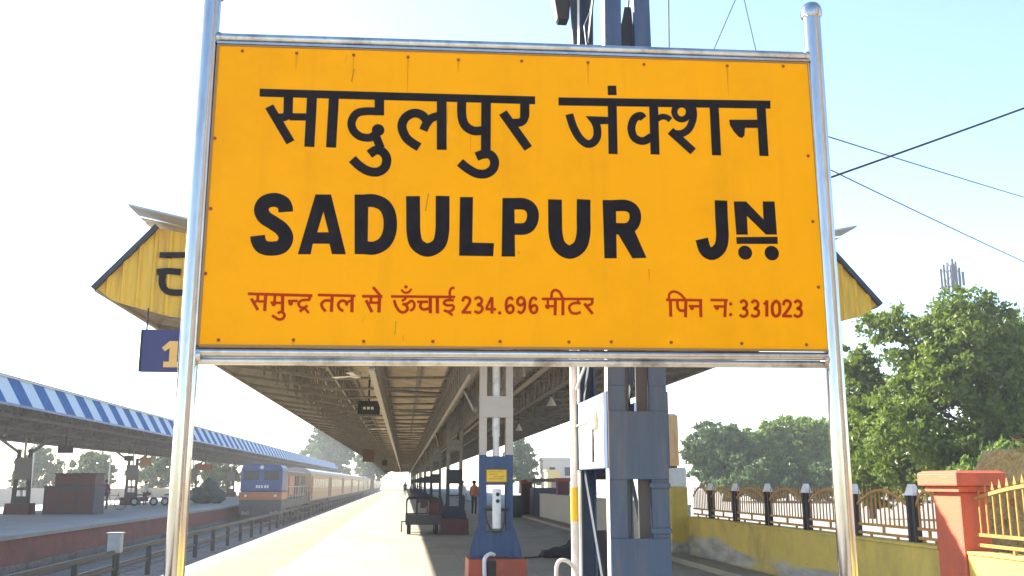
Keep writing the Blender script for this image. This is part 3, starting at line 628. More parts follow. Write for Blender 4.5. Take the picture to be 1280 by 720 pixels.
MB().bar((-3.13, Y0-0.036, 4.05), (-3.10, Y0-0.036, 4.22), 0.03, 0.004).build('painted_letter', M['red_ink'], gable)
# diagonal struts under the end
for s in (-1, 1):
    MB().bar((CX+s*5.0, Y0+0.1, 4.02), (CX+s*2.6, Y0+0.1, 3.55), 0.09).build('end_strut', M['truss'], can)
    MB().bar((CX+s*2.6, Y0+0.1, 3.55), (CX, Y0+0.1, 3.45), 0.09).build('end_strut', M['truss'], can)
# longitudinal lattice girders
def lattice(mb, a, bb, za, zb_, n, w=0.05, wd=0.035, zig=True):
    a = Vector(a); bb = Vector(bb)
    def pt(t, z): p = a.lerp(bb, t); return Vector((p.x, p.y, z))
    for z in (za, zb_): mb.bar(pt(0, z), pt(1, z), w, w)
    for i in range(n):
        t0, t1 = i/n, (i+1)/n
        mb.bar(pt(t0, za), pt(t1, zb_), wd)
        if zig: mb.bar(pt(t0, zb_), pt(t1, za), wd)
        mb.bar(pt(t0, za), pt(t0, zb_), wd)
    return mb
SP = 16.2; CY0 = 15.4
for X, z0, z1 in ((-0.55, 3.40, 4.70), (1.05, 3.30, 4.36), (1.87, 3.30, 4.36), (3.45, 3.72, 4.58)):
    k = 0; y = CY0
    while y < 210:
        lattice(MB(), (X, y, 0), (X, y+SP, 0), z0, z1, 20 if y < 100 else 10, 0.07, 0.042).build('longitudinal_girder', M['truss'], can); y += SP
# purlins along the platform
for X in (-2.75, -1.7, 0.35, 2.6, 4.6, 5.7):
    MB().box(X-0.045, X+0.045, Y0+0.05, Y1, roofz(X)-0.09, roofz(X)+0.03).build('purlin', M['purlin'] if X in (-1.7, 4.6) else M['truss'], can)
# transverse cantilever trusses
y = CY0 + 0.001; k = 0
while y < 240:
    mb = MB()
    for s in (-1, 1):
        A = (CX + s*3.15, y); B = (CX + s*HW1, y)
        N = 8
        zt = lambda t: roofz(CX + s*(3.15 + t*(HW1-3.15))) - 0.05
        zbm = lambda t: 4.02 + (ZF_-4.02)*t
        P = lambda t, z: (A[0] + (B[0]-A[0])*t, y, z)
        mb.bar(P(0, zt(0)), P(1, zt(1)), 0.07); mb.bar(P(0, zbm(0)), (CX + s*HW0, y, ZF_), 0.075)
        mb.tube([(CX+s*3.15, y, 4.05), (CX+s*0.4, y+0.25, 4.12)], 0.04, 6)
        for i in range(N):
            t0, t1 = i/N, (i+1)/N
            mb.bar(P(t0, zbm(t0)), P(t1, zt(t1)), 0.05); mb.bar(P(t1, zbm(t1)), P(t1, zt(t1)), 0.045)
    mb.build('transverse_truss', M['truss'], can)
    y += SP/6 if y < 130 else SP/3
    k += 1
# tie pipes across the central bay, knee braces to the columns
y = CY0 + SP*0.82
while y < 150:
    MB().tube([(-0.45, y, 4.25), (1.05, y+0.3, 4.18)], 0.05, 8).build('tie_pipe', M['truss'], can, smooth=True); y += SP/2
for k in range(9):
    y = CY0 + k*SP
    MB().bar((1.12, y+0.25, 2.75), (1.08, y+2.4, 3.28), 0.07).build('knee_brace', M['truss'], can)
    MB().bar((1.72, y+0.25, 2.75), (1.84, y+2.4, 3.28), 0.07).build('knee_brace', M['truss'], can)
MB().box(0.985, 1.02, CY0, 150, 3.22, 3.29).build('girder_flange', M['purlin'], can)
MB().box(-0.60, -0.5, CY0, 150, 3.33, 3.38).build('girder_flange', M['purlin'], can)
y = CY0
while y < 130:
    lattice(MB(), (-1.75, y, 0), (-1.75, y+SP, 0), 4.12, 4.80, 16, 0.05, 0.035).build('longitudinal_girder', M['truss'], can)
    lattice(MB(), (4.65, y, 0), (4.65, y+SP, 0), 4.12, 4.80, 16, 0.05, 0.035).build('longitudinal_girder', M['truss'], can)
    y += SP
# gutter pipe along
MB().tube([(2.9, Y0+0.5, 3.95), (2.9, 200, 3.95)], 0.06, 8).build('gutter_pipe', M['purlin'], can, smooth=True)

# ---------------- canopy columns ----------------
def make_column(x, y, label, near=True, plinth=M['red_plinth'], upper=M['cream_paint'], lower=M['blue']):
    c = thing('canopy_column', label, 'column', (x, y, 0), 'columns carrying the platform canopy')
    MB().frustum(x-0.45, x+0.45, y-0.42, y+0.42, 0.0, x-0.44, x+0.44, y-0.41, y+0.41, 0.47).build('plinth', plinth, c, bevel=0.015)
    for s in (-1, 1):
        mb = MB(); xc = x + s*0.205
        mb.box(xc-0.055, xc+0.055, y-0.10, y-0.088, 0.471, 2.02); mb.box(xc-0.055, xc+0.055, y+0.088, y+0.10, 0.471, 2.02)
        mb.box(xc-0.006, xc+0.006, y-0.088, y+0.088, 0.471, 2.02); mb.build('leg', lower, c)
        mb = MB()
        mb.box(xc-0.055, xc+0.055, y-0.10, y-0.088, 2.02, 4.30); mb.box(xc-0.055, xc+0.055, y+0.088, y+0.10, 2.02, 4.30)
        mb.box(xc-0.006, xc+0.006, y-0.088, y+0.088, 2.02, 4.30); mb.build('upper_leg', upper, c)
        # flared foot gussets
        for yy in (-0.115, 0.103):
            MB().prism([(x+s*0.262, 0.473), (x+s*0.40, 0.473), (x+s*0.375, 0.62), (x+s*0.262, 0.97)], 'y', y+yy, y+yy+0.012).build('gusset', lower, c)
        MB().box(x+s*0.33-0.05, x+s*0.33+0.05, y-0.16, y+0.16, 0.472, 0.49).build('foot_plate', lower, c)
    for z0, z1, m in ((0.49, 0.86, lower), (1.56, 2.0, lower), (2.60, 2.93, upper), (3.45, 3.7, upper)):
        for yy in (-0.113, 0.101):
            MB().box(x-0.258, x+0.258, y+yy, y+yy+0.0115, z0, z1).build('batten_plate', m, c)
    for z in (1.19,):
        MB().box(x-0.20, x+0.20, y-0.128, y-0.114, z-0.02, z+0.02).build('tie_bar', M['black_iron'], c)
    return c
nth = ['nearest', 'second', 'third', 'fourth', 'fifth', 'sixth', 'seventh', 'eighth', 'ninth', 'tenth', 'eleventh', 'twelfth']
CXC = 1.42
c1 = make_column(CXC, CY0-0.1, 'nearest canopy column, blue foot and cream top, with a white downpipe and a small yellow notice')
# downpipe on the first column
yc = CY0-0.1
dp = MB().tube([(CXC, yc-0.02, 4.2), (CXC, yc-0.02, 3.0), (CXC, yc-0.02, 2.3)], 0.062, 14).build('downpipe', M['white_paint'], c1, smooth=True)
MB().tube([(CXC, yc-0.02, 2.3), (CXC, yc-0.02, 1.62)], 0.05, 14).build('downpipe', M['white_paint'], c1, smooth=True)
MB().tube(catmull([(CXC, yc-0.17, 1.50), (CXC, yc-0.17, 1.46), (CXC, yc-0.17, 1.2), (CXC, yc-0.17, 0.95), (CXC, yc-0.17, 0.91)]), [0.03]+[0.068]*23+[0.05], 16).build('white_tube', M['white_paint'], c1, smooth=True)
for z in (1.42, 1.32): MB().tube([(CXC+0.01, yc-0.236, z), (CXC+0.01, yc-0.244, z)], 0.03, 12).build('dark_hole', M['black_iron'], c1)
MB().tube(catmull([(CXC-0.18, yc-0.13, 1.2), (CXC-0.14, yc-0.2, 0.98), (CXC-0.05, yc-0.24, 0.86), (CXC+0.05, yc-0.24, 0.87), (CXC+0.11, yc-0.2, 1.0), (CXC+0.13, yc-0.15, 1.2)]), 0.012, 6).build('cable', M['cable'], c1)
MB().tube(catmull([(CXC-0.05, yc-0.3, 0.53), (CXC-0.12, yc-0.38, 0.55), (CXC-0.2, yc-0.45, 0.49), (CXC-0.21, yc-0.47, 0.35), (CXC-0.2, yc-0.47, 0.2)]), 0.03, 8).build('bent_pipe', M['white_paint'], c1, smooth=True)
MB().box(CXC-0.17, CXC-0.03, yc-0.426, yc-0.4155, 0.05, 0.46).build('black_panel', M['black_iron'], c1)
nt = MB().box(CXC-0.165, CXC+0.165, yc-0.135, yc-0.114, 1.60, 1.80).build('notice_frame', M['trim'], c1)
MB().box(CXC-0.15, CXC+0.15, yc-0.139, yc-0.1352, 1.613, 1.787).build('notice', M['band_yellow'], nt)
ln = MB()
for i, (a, b2) in enumerate(((-0.12, 0.1), (-0.12, 0.02), (-0.05, 0.12), (-0.12, 0.09))):
    ln.box(CXC+a, CXC+b2, yc-0.1405, yc-0.1391, 1.755-i*0.035, 1.764-i*0.035)
ln.build('notice_lines', M['trim'], nt)
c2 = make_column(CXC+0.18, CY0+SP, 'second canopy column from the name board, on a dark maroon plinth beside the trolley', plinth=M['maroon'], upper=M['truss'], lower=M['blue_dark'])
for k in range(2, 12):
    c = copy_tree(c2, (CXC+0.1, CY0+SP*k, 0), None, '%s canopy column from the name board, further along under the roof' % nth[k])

# number board hung from the canopy end
nb = thing('platform_number_board', 'navy blue platform number board with a yellow figure 1 hanging under the yellow roof end', 'sign', (-3.5, 14.3, 3.1))
bd = MB().box(-3.79, -3.10, 14.29, 14.33, 3.15, 3.765).build('board', M['sign_blue'], nb, bevel=0.006)
MB().prism([(-3.505, 3.50), (-3.40, 3.60), (-3.285, 3.60), (-3.285, 3.30), (-3.22, 3.30), (-3.22, 3.22), (-3.47, 3.22), (-3.47, 3.30), (-3.395, 3.30), (-3.395, 3.50), (-3.46, 3.45)], 'y', 14.279, 14.291).build('figure_one', M['numeral'], bd)
for x in (-3.74, -3.15): MB().tube([(x, 14.31, 3.76), (x, 14.31, 4.08)], 0.012, 8).build('hanger', M['black_iron'], nb)
MB().bar((-3.80, 14.286, 3.15), (-3.80, 14.286, 3.765), 0.02).build('frame_edge', M['black_iron'], nb)

# things hanging under the roof
def hang_sign(x, y, z, w, h, m, label, face=None, rod=0.7):
    t = thing('hanging_sign', label, 'sign', (x, y, z))
    b_ = MB().box(x-w/2, x+w/2, y-0.06, y+0.06, z-h/2, z+h/2).build('case', m, t, bevel=0.015)
    MB().tube([(x, y, z+h/2), (x, y, roofz(x)-0.02)], 0.03, 8).build('rod', M['black_iron'], t)
    if face:
        q = MB()
        for i in range(3): q.box(x-0.17+i*0.12, x-0.09+i*0.12, y-0.068, y-0.059, z-0.05, z+0.03)
        q.build('white_lettering', face, b_)
    return t
hang_sign(-1.12, 30, 3.83, 0.68, 0.42, M['black_iron'], 'black indicator board with white characters hanging on a rod under the canopy', M['led'])
hang_sign(-2.9, 80, 3.72, 0.9, 1.0, M['loco_brown'], 'brown square box sign hanging under the far canopy eave')
hang_sign(-1.9, 96, 3.45, 0.5, 0.5, M['black_iron'], 'small dark sign hanging further along the canopy eave')
def fan(x, y, z, rot, label):
    t = thing('ceiling_fan', label, 'fan', (x, y, z), 'ceiling fans under the platform canopy')
    MB().lathe([(0.02, z-0.10), (0.11, z-0.08), (0.13, z-0.03), (0.10, z+0.05), (0.03, z+0.08)], x, y, 14).build('motor', M['fan'], t, smooth=True)
    MB().tube([(x, y, z+0.07), (x, y, roofz(x))], 0.018, 8).build('rod', M['fan'], t)
    for k in range(3):
        a = rot + k*2*math.pi/3; u = Vector((math.cos(a), math.sin(a), 0)); v = Vector((-u.y, u.x, 0.12))
        p0 = Vector((x, y, z-0.05)) + u*0.12; p1 = Vector((x, y, z-0.05)) + u*0.72
        mb = MB(); dz = Vector((0,0,0.008))
        q = [p0-v*0.045, p1-v*0.075, p1+v*0.075, p0+v*0.045]
        mb.add([c for c in q]+[c+dz for c in q], [(0,1,2,3),(7,6,5,4),(0,4,5,1),(1,5,6,2),(2,6,7,3),(3,7,4,0)]); mb.build('blade', M['fan'], t)
fan(-1.15, 22.5, 4.05, 0.35, 'white ceiling fan nearest the name board, left of the black indicator board')
fan(-0.95, 34.0, 4.1, 0.2, 'white ceiling fan just beyond the black indicator board')
fan(-1.0, 46.0, 4.1, 0.5, 'white ceiling fan furthest along under the canopy')
def lamp(x, y, z, label):
    t = thing('pendant_lamp', label, 'lamp', (x, y, z), 'pendant lamps under the canopy')
    MB().lathe([(0.12, z-0.02), (0.11, z+0.01), (0.06, z+0.10), (0.035, z+0.15), (0.02, z+0.2)], x, y, 16).build('shade', M['fan'], t, smooth=True)
    MB().tube([(x, y, z+0.2), (x, y, roofz(x))], 0.012, 6).build('cord', M['cable'], t)
lamp(3.62, 24.0, 3.5, 'white bell lamp hanging right of the near column, nearer of the two')
lamp(3.85, 33.0, 3.35, 'white bell lamp hanging right of the near column, farther of the two')

# =====================================================================
# THINGS ON PLATFORM ONE
# =====================================================================
tr = thing('luggage_trolley', 'empty dark iron luggage trolley with hooped end rails in the sun beside the maroon plinth', 'trolley', (0.62, 32.0, 0))
x0, x1, y0, y1 = 0.08, 1.14, 31.2, 33.2
deck = MB().box(x0, x1, y0, y1, 0.40, 0.54).build('deck', M['loco_grey'], tr)
for yv in (y0-0.02, y1-0.01):
    MB().box(x0-0.01, x1+0.01, yv, yv+0.03, 0.30, 0.60).build('end_board', M['loco_grey'], tr)
pk = MB()
for i in range(6): pk.box(x0+0.02+i*0.172, x0+0.172+i*0.172, y0+0.02, y1-0.02, 0.541, 0.555)
pk.build('planks', M['tan'], deck)
for yy in (y0+0.03, y1-0.03):
    MB().tube(catmull([(x0+0.03, yy, 0.5), (x0+0.02, yy, 0.95), (x0+0.06, yy, 1.08), (x0+0.2, yy, 1.11), (x1-0.2, yy, 1.11), (x1-0.06, yy, 1.08), (x1-0.02, yy, 0.95), (x1-0.03, yy, 0.5)]), 0.022, 8).build('end_hoop', M['black_iron'], tr, smooth=True)
    MB().tube([(x0+0.35, yy, 0.5), (x0+0.35, yy, 1.1)], 0.016, 6).build('hoop_bar', M['black_iron'], tr)
    MB().tube([(x1-0.3, yy, 0.5), (x1-0.3, yy, 1.1)], 0.016, 6).build('hoop_bar', M['black_iron'], tr)
for xx in (x0+0.1, x1-0.1):
    for yy in (y0+0.35, y1-0.35):
        w = MB().tube([(xx-0.06, yy, 0.20), (xx+0.06, yy, 0.20)], 0.20, 18).build('wheel', M['tyre'], tr)
        MB().tube([(xx-0.065, yy, 0.20), (xx+0.065, yy, 0.20)], 0.07, 12).build('hub', M['galv'], w)
    MB().bar((xx, y0+0.3, 0.40), (xx, y1-0.3, 0.40), 0.06, 0.05).build('axle_beam', M['black_iron'], tr)
MB().tube([(x0+0.05, y0, 0.4), (x0-0.12, y0-0.25, 0.42), (x0-0.13, y0-0.3, 0.1)], 0.022, 8).build('draw_handle', M['black_iron'], tr)
red = MB().box(x1-0.36, x1-0.02, y0+0.3, y0+0.75, 0.556, 1.02).build('parcel', M['maroon'], None, bevel=0.03)
tag(red, 'dark maroon parcel standing on the luggage trolley', 'parcel'); origin(red, (x1-0.19, y0+0.5, 0.556))

# black bundle lying on the platform : a lumpy cloth heap
def heap(name, pts, m, label, cat, loc, sub=2):
    bm = bmesh.new()
    for (x, y, z, rx, ry, rz) in pts:
        r = bmesh.ops.create_icosphere(bm, subdivisions=3, radius=1.0)
        for v in r['verts']:
            n = math.sin(v.co.x*5+x*9)*0.10 + math.sin(v.co.y*6+y*7)*0.09 + math.sin(v.co.z*7+v.co.x*4)*0.08
            c = v.co * (1+n)
            v.co = Vector((x + c.x*rx, y + c.y*ry, max(0.004, z + c.z*rz)))
    me = bpy.data.meshes.new(name); bm.to_mesh(me); bm.free()
    for p_ in me.polygons: p_.use_smooth = True
    me.materials.append(m); o = bpy.data.objects.new(name, me); col.objects.link(o)
    rm = o.modifiers.new('remesh', 'REMESH'); rm.mode = 'VOXEL'; rm.voxel_size = min(0.03, pts[0][3]*0.12); rm.use_smooth_shade = True
    tag(o, label, cat); origin(o, loc); return o
heap('cloth_bundle', [(3.95,21.5,0.16,0.42,0.3,0.26),(3.55,21.45,0.10,0.38,0.26,0.17),(3.2,21.5,0.06,0.26,0.2,0.11),(4.25,21.6,0.22,0.3,0.26,0.28)], M['dark_cloth'],
     'low black cloth bundle lying on the platform floor behind the white pipe', 'bundle', (3.7,21.5,0))
hs = MB().tube(catmull([(1.9,21.2,0.02),(2.3,21.35,0.02),(2.7,21.3,0.02),(3.05,21.5,0.03)]), 0.02, 6).build('hose', M['cable'])
tag(hs, 'thin dark hose trailing from the black bundle towards the near column', 'hose'); origin(hs, (2.5,21.3,0))

# ---------------- people ----------------
def person(x, y, rot, label, shirt, sit=False, h=1.68):
    J = {}
    s = h/1.70
    if not sit:
        V = [(0,0,0.93),(0,0,1.15),(0,0,1.38),(0,0,1.48),(0,0,1.60),
             (0.17,0,1.36),(0.22,0.02,1.10),(0.21,-0.08,0.86),(-0.17,0,1.36),(-0.22,0.02,1.10),(-0.21,-0.10,0.88),
             (0.09,0,0.88),(0.10,-0.02,0.48),(0.10,0.02,0.08),(0.10,-0.13,0.035),(-0.09,0,0.88),(-0.11,0.03,0.48),(-0.12,0.09,0.08),(-0.12,-0.06,0.035)]
    else:
        V = [(0,0,0.50),(0,0.02,0.72),(0,0.0,0.95),(0,-0.01,1.05),(0,-0.03,1.17),
             (0.17,0,0.93),(0.23,-0.06,0.68),(0.14,-0.28,0.60),(-0.17,0,0.93),(-0.23,-0.06,0.68),(-0.14,-0.28,0.60),
             (0.09,-0.02,0.48),(0.12,-0.42,0.50),(0.12,-0.42,0.08),(0.12,-0.55,0.035),(-0.09,-0.02,0.48),(-0.12,-0.42,0.50),(-0.12,-0.38,0.08),(-0.12,-0.5,0.035)]
    E = [(0,1),(1,2),(2,3),(3,4),(2,5),(5,6),(6,7),(2,8),(8,9),(9,10),(0,11),(11,12),(12,13),(13,14),(0,15),(15,16),(16,17),(17,18)]
    rad = [0.15,0.14,0.16,0.06,0.095,0.07,0.05,0.035,0.07,0.05,0.035,0.09,0.062,0.045,0.035,0.09,0.062,0.045,0.035]
    me = bpy.data.meshes.new('person'); ca, sa = math.cos(rot), math.sin(rot)
    me.from_pydata([((a*ca-b_*sa)*s, (a*sa+b_*ca)*s, c*s) for a, b_, c in V], E, []); me.update()
    o = bpy.data.objects.new('person', me); col.objects.link(o)
    o.modifiers.new('skin', 'SKIN')
    for i, v in enumerate(me.skin_vertices[0].data):
        v.radius = (rad[i]*s, rad[i]*s*(0.72 if i < 3 else 1)); v.use_root = (i == 0)
    sb = o.modifiers.new('sub', 'SUBSURF'); sb.levels = 1; sb.render_levels = 1
    dg = bpy.context.evaluated_depsgraph_get(); m2 = bpy.data.meshes.new_from_object(o.evaluated_get(dg))
    o.modifiers.clear(); o.data = m2; m2.name = 'person'
    m2.materials.clear()
    for mm in (M['skin'], shirt, M['trousers']): m2.materials.append(mm)
    zc = (0.60 if sit else 0.93)*s; zn = (1.02 if sit else 1.45)*s
    for pl in m2.polygons:
        z = pl.center.z; pl.use_smooth = True
        rx = abs(pl.center.x*ca + pl.center.y*sa)/s
        if z > zn: pl.material_index = 0
        elif not sit and rx > 0.185 and z < 1.08*s: pl.material_index = 0
        elif sit and z > 0.585*s and rx > 0.1 and (-pl.center.x*sa + pl.center.y*ca)/s < -0.16: pl.material_index = 0
        elif z > zc: pl.material_index = 1
        elif z > 0.07*s: pl.material_index = 2
        else: pl.material_index = 0
    o.location = (x, y, 0); tag(o, label, 'person')
    hz = (1.19 if sit else 1.615)*s; hy = 0.02
    mb = MB(); mb.lathe([(0.06,hz-0.06),(0.105,hz-0.02),(0.11,hz+0.03),(0.085,hz+0.085),(0.03,hz+0.108)], 0, 0, 12)
    mb.v = [(x+(a*ca-(b_+hy)*sa), y+(a*sa+(b_+hy)*ca), c) for a, b_, c in mb.v]
    mb.build('hair', M['hair'], o, smooth=True)
    return o
person(3.55, 50.0, 2.6, 'person in an orange shirt standing under the canopy between the two near columns', M['shirt_orange'])
person(3.05, 52.0, 0.4, 'person in a white shirt standing under the canopy left of the orange shirt', M['shirt_white'])
person(0.15, 118.0, 0.1, 'person in a dark blue shirt standing far down the sunlit platform', M['shirt_blue'])
person(0.9, 112.0, 1.2, 'person in a white shirt walking far down the sunlit platform', M['shirt_white'])

# =====================================================================
# BOUNDARY WALL, FENCE, PILLARS ON THE RIGHT
# =====================================================================
WX = 6.2
bw = thing('boundary_wall', 'low yellow plastered boundary wall with peeling grey patches along the platform', 'wall', (WX+0.12, 16.0, 0))
MB().box(WX, WX+0.24, 11.02, 21.22, 0.0, 0.83).build('wall_face', M['wall'], bw)
MB().box(WX-0.02, WX+0.26, 11.02, 21.22, 0.832, 0.872).build('coping', M['wall'], bw, bevel=0.008)
bw2 = thing('boundary_wall', 'sunlit bright yellow wall stretch nearest the camera, right of the terracotta pillar', 'wall', (WX+0.12, 5.0, 0))
MB().box(WX, WX+0.24, -4.0, 10.42, 0.0, 0.82).build('wall_face', M['wall'], bw2)
MB().box(WX-0.015, WX+0.255, -4.0, 10.42, 0.822, 0.855).build('coping', M['wall'], bw2, bevel=0.008)
bw3 = thing('boundary_wall', 'far cream wall stretch between the yellow pillar and the brick red gate posts', 'wall', (WX+0.3, 34.0, 0))
MB().box(WX, WX+0.24, 21.8, 45.0, 0.0, 1.05).build('wall_face', M['house'], bw3)
MB().box(WX-0.02, WX+0.26, 21.8, 45.0, 1.052, 1.10).build('coping', M['house'], bw3)

# terracotta pillar
pl = thing('gate_pillar', 'terracotta painted pillar with a stepped cap between the two yellow fences', 'pillar', (6.37, 10.72, 0))
MB().box(6.18, 6.51, 10.44, 11.0, 0.0, 1.49).build('shaft', M['pillar'], pl, bevel=0.008)
MB().box(6.12, 6.58, 10.36, 11.08, 1.492, 1.56).build('lower_cap', M['pillar'], pl, bevel=0.008)
MB().box(6.07, 6.66, 10.30, 11.14, 1.562, 1.70).build('upper_cap', M['pillar'], pl, bevel=0.01)
MB().frustum(6.07, 6.66, 10.30, 11.14, 1.7005, 6.12, 6.61, 10.36, 11.08, 1.73).build('cap_top', M['pillar'], pl)
# yellow pillar beyond
yp = thing('wall_pillar', 'yellow ochre pillar with a white block on top at the far end of the fence', 'pillar', (6.03, 21.37, 0))
MB().box(5.84, 6.22, 21.25, 21.5, 0.0, 1.50).build('shaft', M['wall'], yp, bevel=0.01)
MB().box(5.80, 6.20, 21.2, 21.5, 1.502, 1.92).build('white_block', M['white_paint'], yp, bevel=0.03)
# brick red gate posts far along
for (gx, gy, zt, lab) in ((5.9, 47.6, 1.72, 'left brick red gate post far along the platform'), (6.55, 40.5, 1.78, 'right brick red gate post far along, nearer the lattice mast')):
    t = thing('gate_post', lab, 'gate post', (gx, gy, 0))
    MB().box(gx-0.24, gx+0.24, gy-0.24, gy+0.24, 0.0, zt-0.14).build('shaft', M['maroon'], t)
    MB().box(gx-0.3, gx+0.3, gy-0.3, gy+0.3, zt-0.139, zt).build('cap', M['red_plinth'], t)
st = thing('vendor_stall', 'dark vendor stall with a brown roof between the brick red gate posts', 'stall', (6.6, 46.0, 0))
MB().box(6.0, 7.35, 45.6, 47.0, 0.05, 1.35).build('counter', M['loco_grey'], st)
MB().box(5.9, 7.45, 45.4, 47.2, 1.62, 1.78).build('roof', M['loco_brown'], st)
for a in (6.05, 7.3):
    for b_ in (45.65, 46.95): MB().bar((a, b_, 1.35), (a, b_, 1.62), 0.06).build('post', M['black_iron'], st)
cr = MB().box(5.05, 5.65, 46.3, 46.9, 0, 1.0).build('drum_crate', M['loco_grey'], None, bevel=0.04)
tag(cr, 'dark crate standing left of the vendor stall', 'crate'); origin(cr, (5.35, 46.6, 0))

# iron fences
def spear(mb, y, z0, z1, x, r=0.0085):
    mb.bar((x, y, z0), (x, y, z1-0.11), 2*r)
    # spear head
    mb.add([(x, y-0.028, z1-0.09), (x-0.012, y, z1-0.09), (x, y+0.028, z1-0.09), (x+0.012, y, z1-0.09), (x, y, z1), (x, y, z1-0.12)],
           [(0,1,4),(1,2,4),(2,3,4),(3,0,4),(1,0,5),(2,1,5),(3,2,5),(0,3,5)])
def fence_panel(parent, ya, yb, x, zb, zs, rise, n, const=False):
    """ya nearer, yb farther; arch highest in the middle"""
    mb = MB(); base = zb
    def top(y): t = (y-ya)/(yb-ya); return zs + rise*math.sin(math.pi*t)
    for i in range(n):
        y = ya + (i+0.5)*(yb-ya)/n; spear(mb, y, base+0.16, (zs+rise*0.75+0.10) if const else top(y)+0.13, x)
    K = 14
    for i in range(K):
        a = ya + (yb-ya)*i/K; b_ = ya + (yb-ya)*(i+1)/K
        mb.bar((x-0.016, a, top(a)), (x-0.016, b_, top(b_)), 0.014, 0.035)
    for z in (base+0.06, base+0.17): mb.bar((x-0.012, ya, z), (x-0.012, yb, z), 0.02, 0.035)
    for t in (0.25, 0.75):
        y = ya + (yb-ya)*t; mb.bar((x, y, base-0.02), (x, y, base+0.06), 0.03)
    y = (ya+yb)/2; mb.bar((x, y, base+0.05), (x, y, base+0.18), 0.03)
    return mb.build('fence_panel', M['fence'], parent)
fe = thing('iron_fence', 'long rusty yellow spear fence with arched panels and dark posts on the shaded wall', 'fence', (WX+0.12, 16, 0.87))
posts = [11.05, 11.75, 13.35, 15.02, 16.68, 18.38, 19.9, 21.2]
for i in range(len(posts)-1):
    fence_panel(fe, posts[i]+0.08, posts[i+1]-0.08, WX+0.12, 0.87, 1.30, 0.20, max(5, int((posts[i+1]-posts[i])/0.125)), True)
for y in posts[1:-1]:
    for dy in (-0.072, 0.072):
        q = MB().box(WX+0.08, WX+0.16, y+dy-0.028, y+dy+0.028, 0.8725, 1.44).build('fence_post', M['black_iron'], fe)
    MB().frustum(WX+0.07, WX+0.17, y-0.11, y+0.11, 1.441, WX+0.095, WX+0.145, y-0.05, y+0.05, 1.58).build('post_cap', M['white_paint'], q)
fe2 = thing('iron_fence', 'bright yellow spear fence with arched top in full sun, right of the terracotta pillar', 'fence', (WX+0.12, 8, 0.855))
yy = 10.40
for k in range(5):
    fence_panel(fe2, yy-2.55, yy-0.02, WX+0.12, 0.865, 1.42, 0.16, 19); yy -= 2.6

# straw heap behind the fence
heap('straw_heap', [(10.4,14.2,0.7,1.5,1.4,1.75),(11.4,14.6,0.5,1.6,1.4,1.5),(9.9,14.4,0.3,1.0,1.0,1.25)], M['straw'],
     'brown straw heap behind the bright yellow fence', 'straw heap', (10.6,14.3,0))

sh = bpy.data.objects['straw_heap']; mb = MB(); rg = random.Random(5)
for _ in range(5000):
    cxx, cyy, czz, rr, rz_ = rg.choice(((10.4,14.2,0.7,1.5,1.75),(11.4,14.6,0.5,1.6,1.5),(9.9,14.4,0.3,1.0,1.25)))
    d = Vector((rg.gauss(0,1), rg.gauss(0,1), abs(rg.gauss(0,1)))).normalized()
    p_ = Vector((cxx+d.x*rr*0.98, cyy+d.y*rr*0.98, max(0.02, czz+d.z*rz_)))
    q_ = p_ + Vector((rg.gauss(0,1), rg.gauss(0,1), rg.gauss(-0.4,0.7))).normalized()*rg.uniform(0.12,0.34)
    n_ = (q_-p_).cross(Vector((rg.random(),rg.random(),rg.random()))).normalized()*0.007
    mb.add([p_-n_, p_+n_, q_+n_, q_-n_], [(0,1,2,3)])
so_ = mb.build('loose_straw', M['straw'], sh, fix=False); so_['kind'] = 'stuff'
# =====================================================================
# ADDED BUILDING, unseen behind the camera, gives the steel posts dark reflections
# =====================================================================
sb_ = thing('added_building', 'unseen long grey brown building added behind the viewer for the steel posts to mirror', 'building', (10.5, -14, 0))
MB().box(7.2, 15.0, -34, -0.5, 0.0, 9.6).build('wall', M['building'], sb_)
MB().box(6.9, 15.2, -34.2, -0.3, 9.601, 9.9).build('roof', M['truss'], sb_)
for k in range(6): MB().box(7.15, 7.199, -31+k*4.6, -29+k*4.6, 0.0, 2.4).build('door', M['glass'], sb_)
for k in range(6): MB().box(6.95, 7.145, -33+k*5.8, -32.75+k*5.8, 0.0, 9.6).build('pilaster', M['cream_paint'], sb_)
# =====================================================================
# TRACKS: divider fence and cabinet
# =====================================================================
tf = thing('track_fence', 'long low black rail fence running between the two tracks', 'fence', (-8.0, 29.0, -1.25))
fy = [18.6 + 3.55*k for k in range(52)]
r = MB(); r.box(-8.04, -7.96, 16, 205, -0.38, -0.26); r.build('top_rail', M['black_iron'], tf)
r = MB(); r.box(-8.02, -7.98, 16, 205, -0.80, -0.74); r.build('lower_rail', M['loco_grey'], tf)
pm = None
for k, y in enumerate(fy):
    if pm is None: pm = MB().box(-8.07, -7.93, y-0.06, y+0.06, -1.3, -0.3801).build('post', M['black_iron'], tf)
    else:
        c = pm.copy(); col.objects.link(c); c.parent = tf; c.location = (0, y-fy[0], 0)
gb = thing('trackside_cabinet', 'grey trackside cabinet on a thin post beside the black track fence', 'cabinet', (-8.0, 28.5, -1.25))
MB().box(-8.19, -7.82, 28.9, 29.15, -0.33, 0.19).build('box', M['grey_box'], gb, bevel=0.02)
MB().box(-8.22, -7.79, 28.87, 29.18, 0.191, 0.225).build('lid', M['galv'], gb, bevel=0.008)
MB().box(-8.04, -7.97, 28.98, 29.06, -1.3, -0.331).build('post', M['black_iron'], gb)
MB().box(-8.14, -7.87, 28.885, 28.899, -0.27, 0.12).build('door', M['galv'], gb)

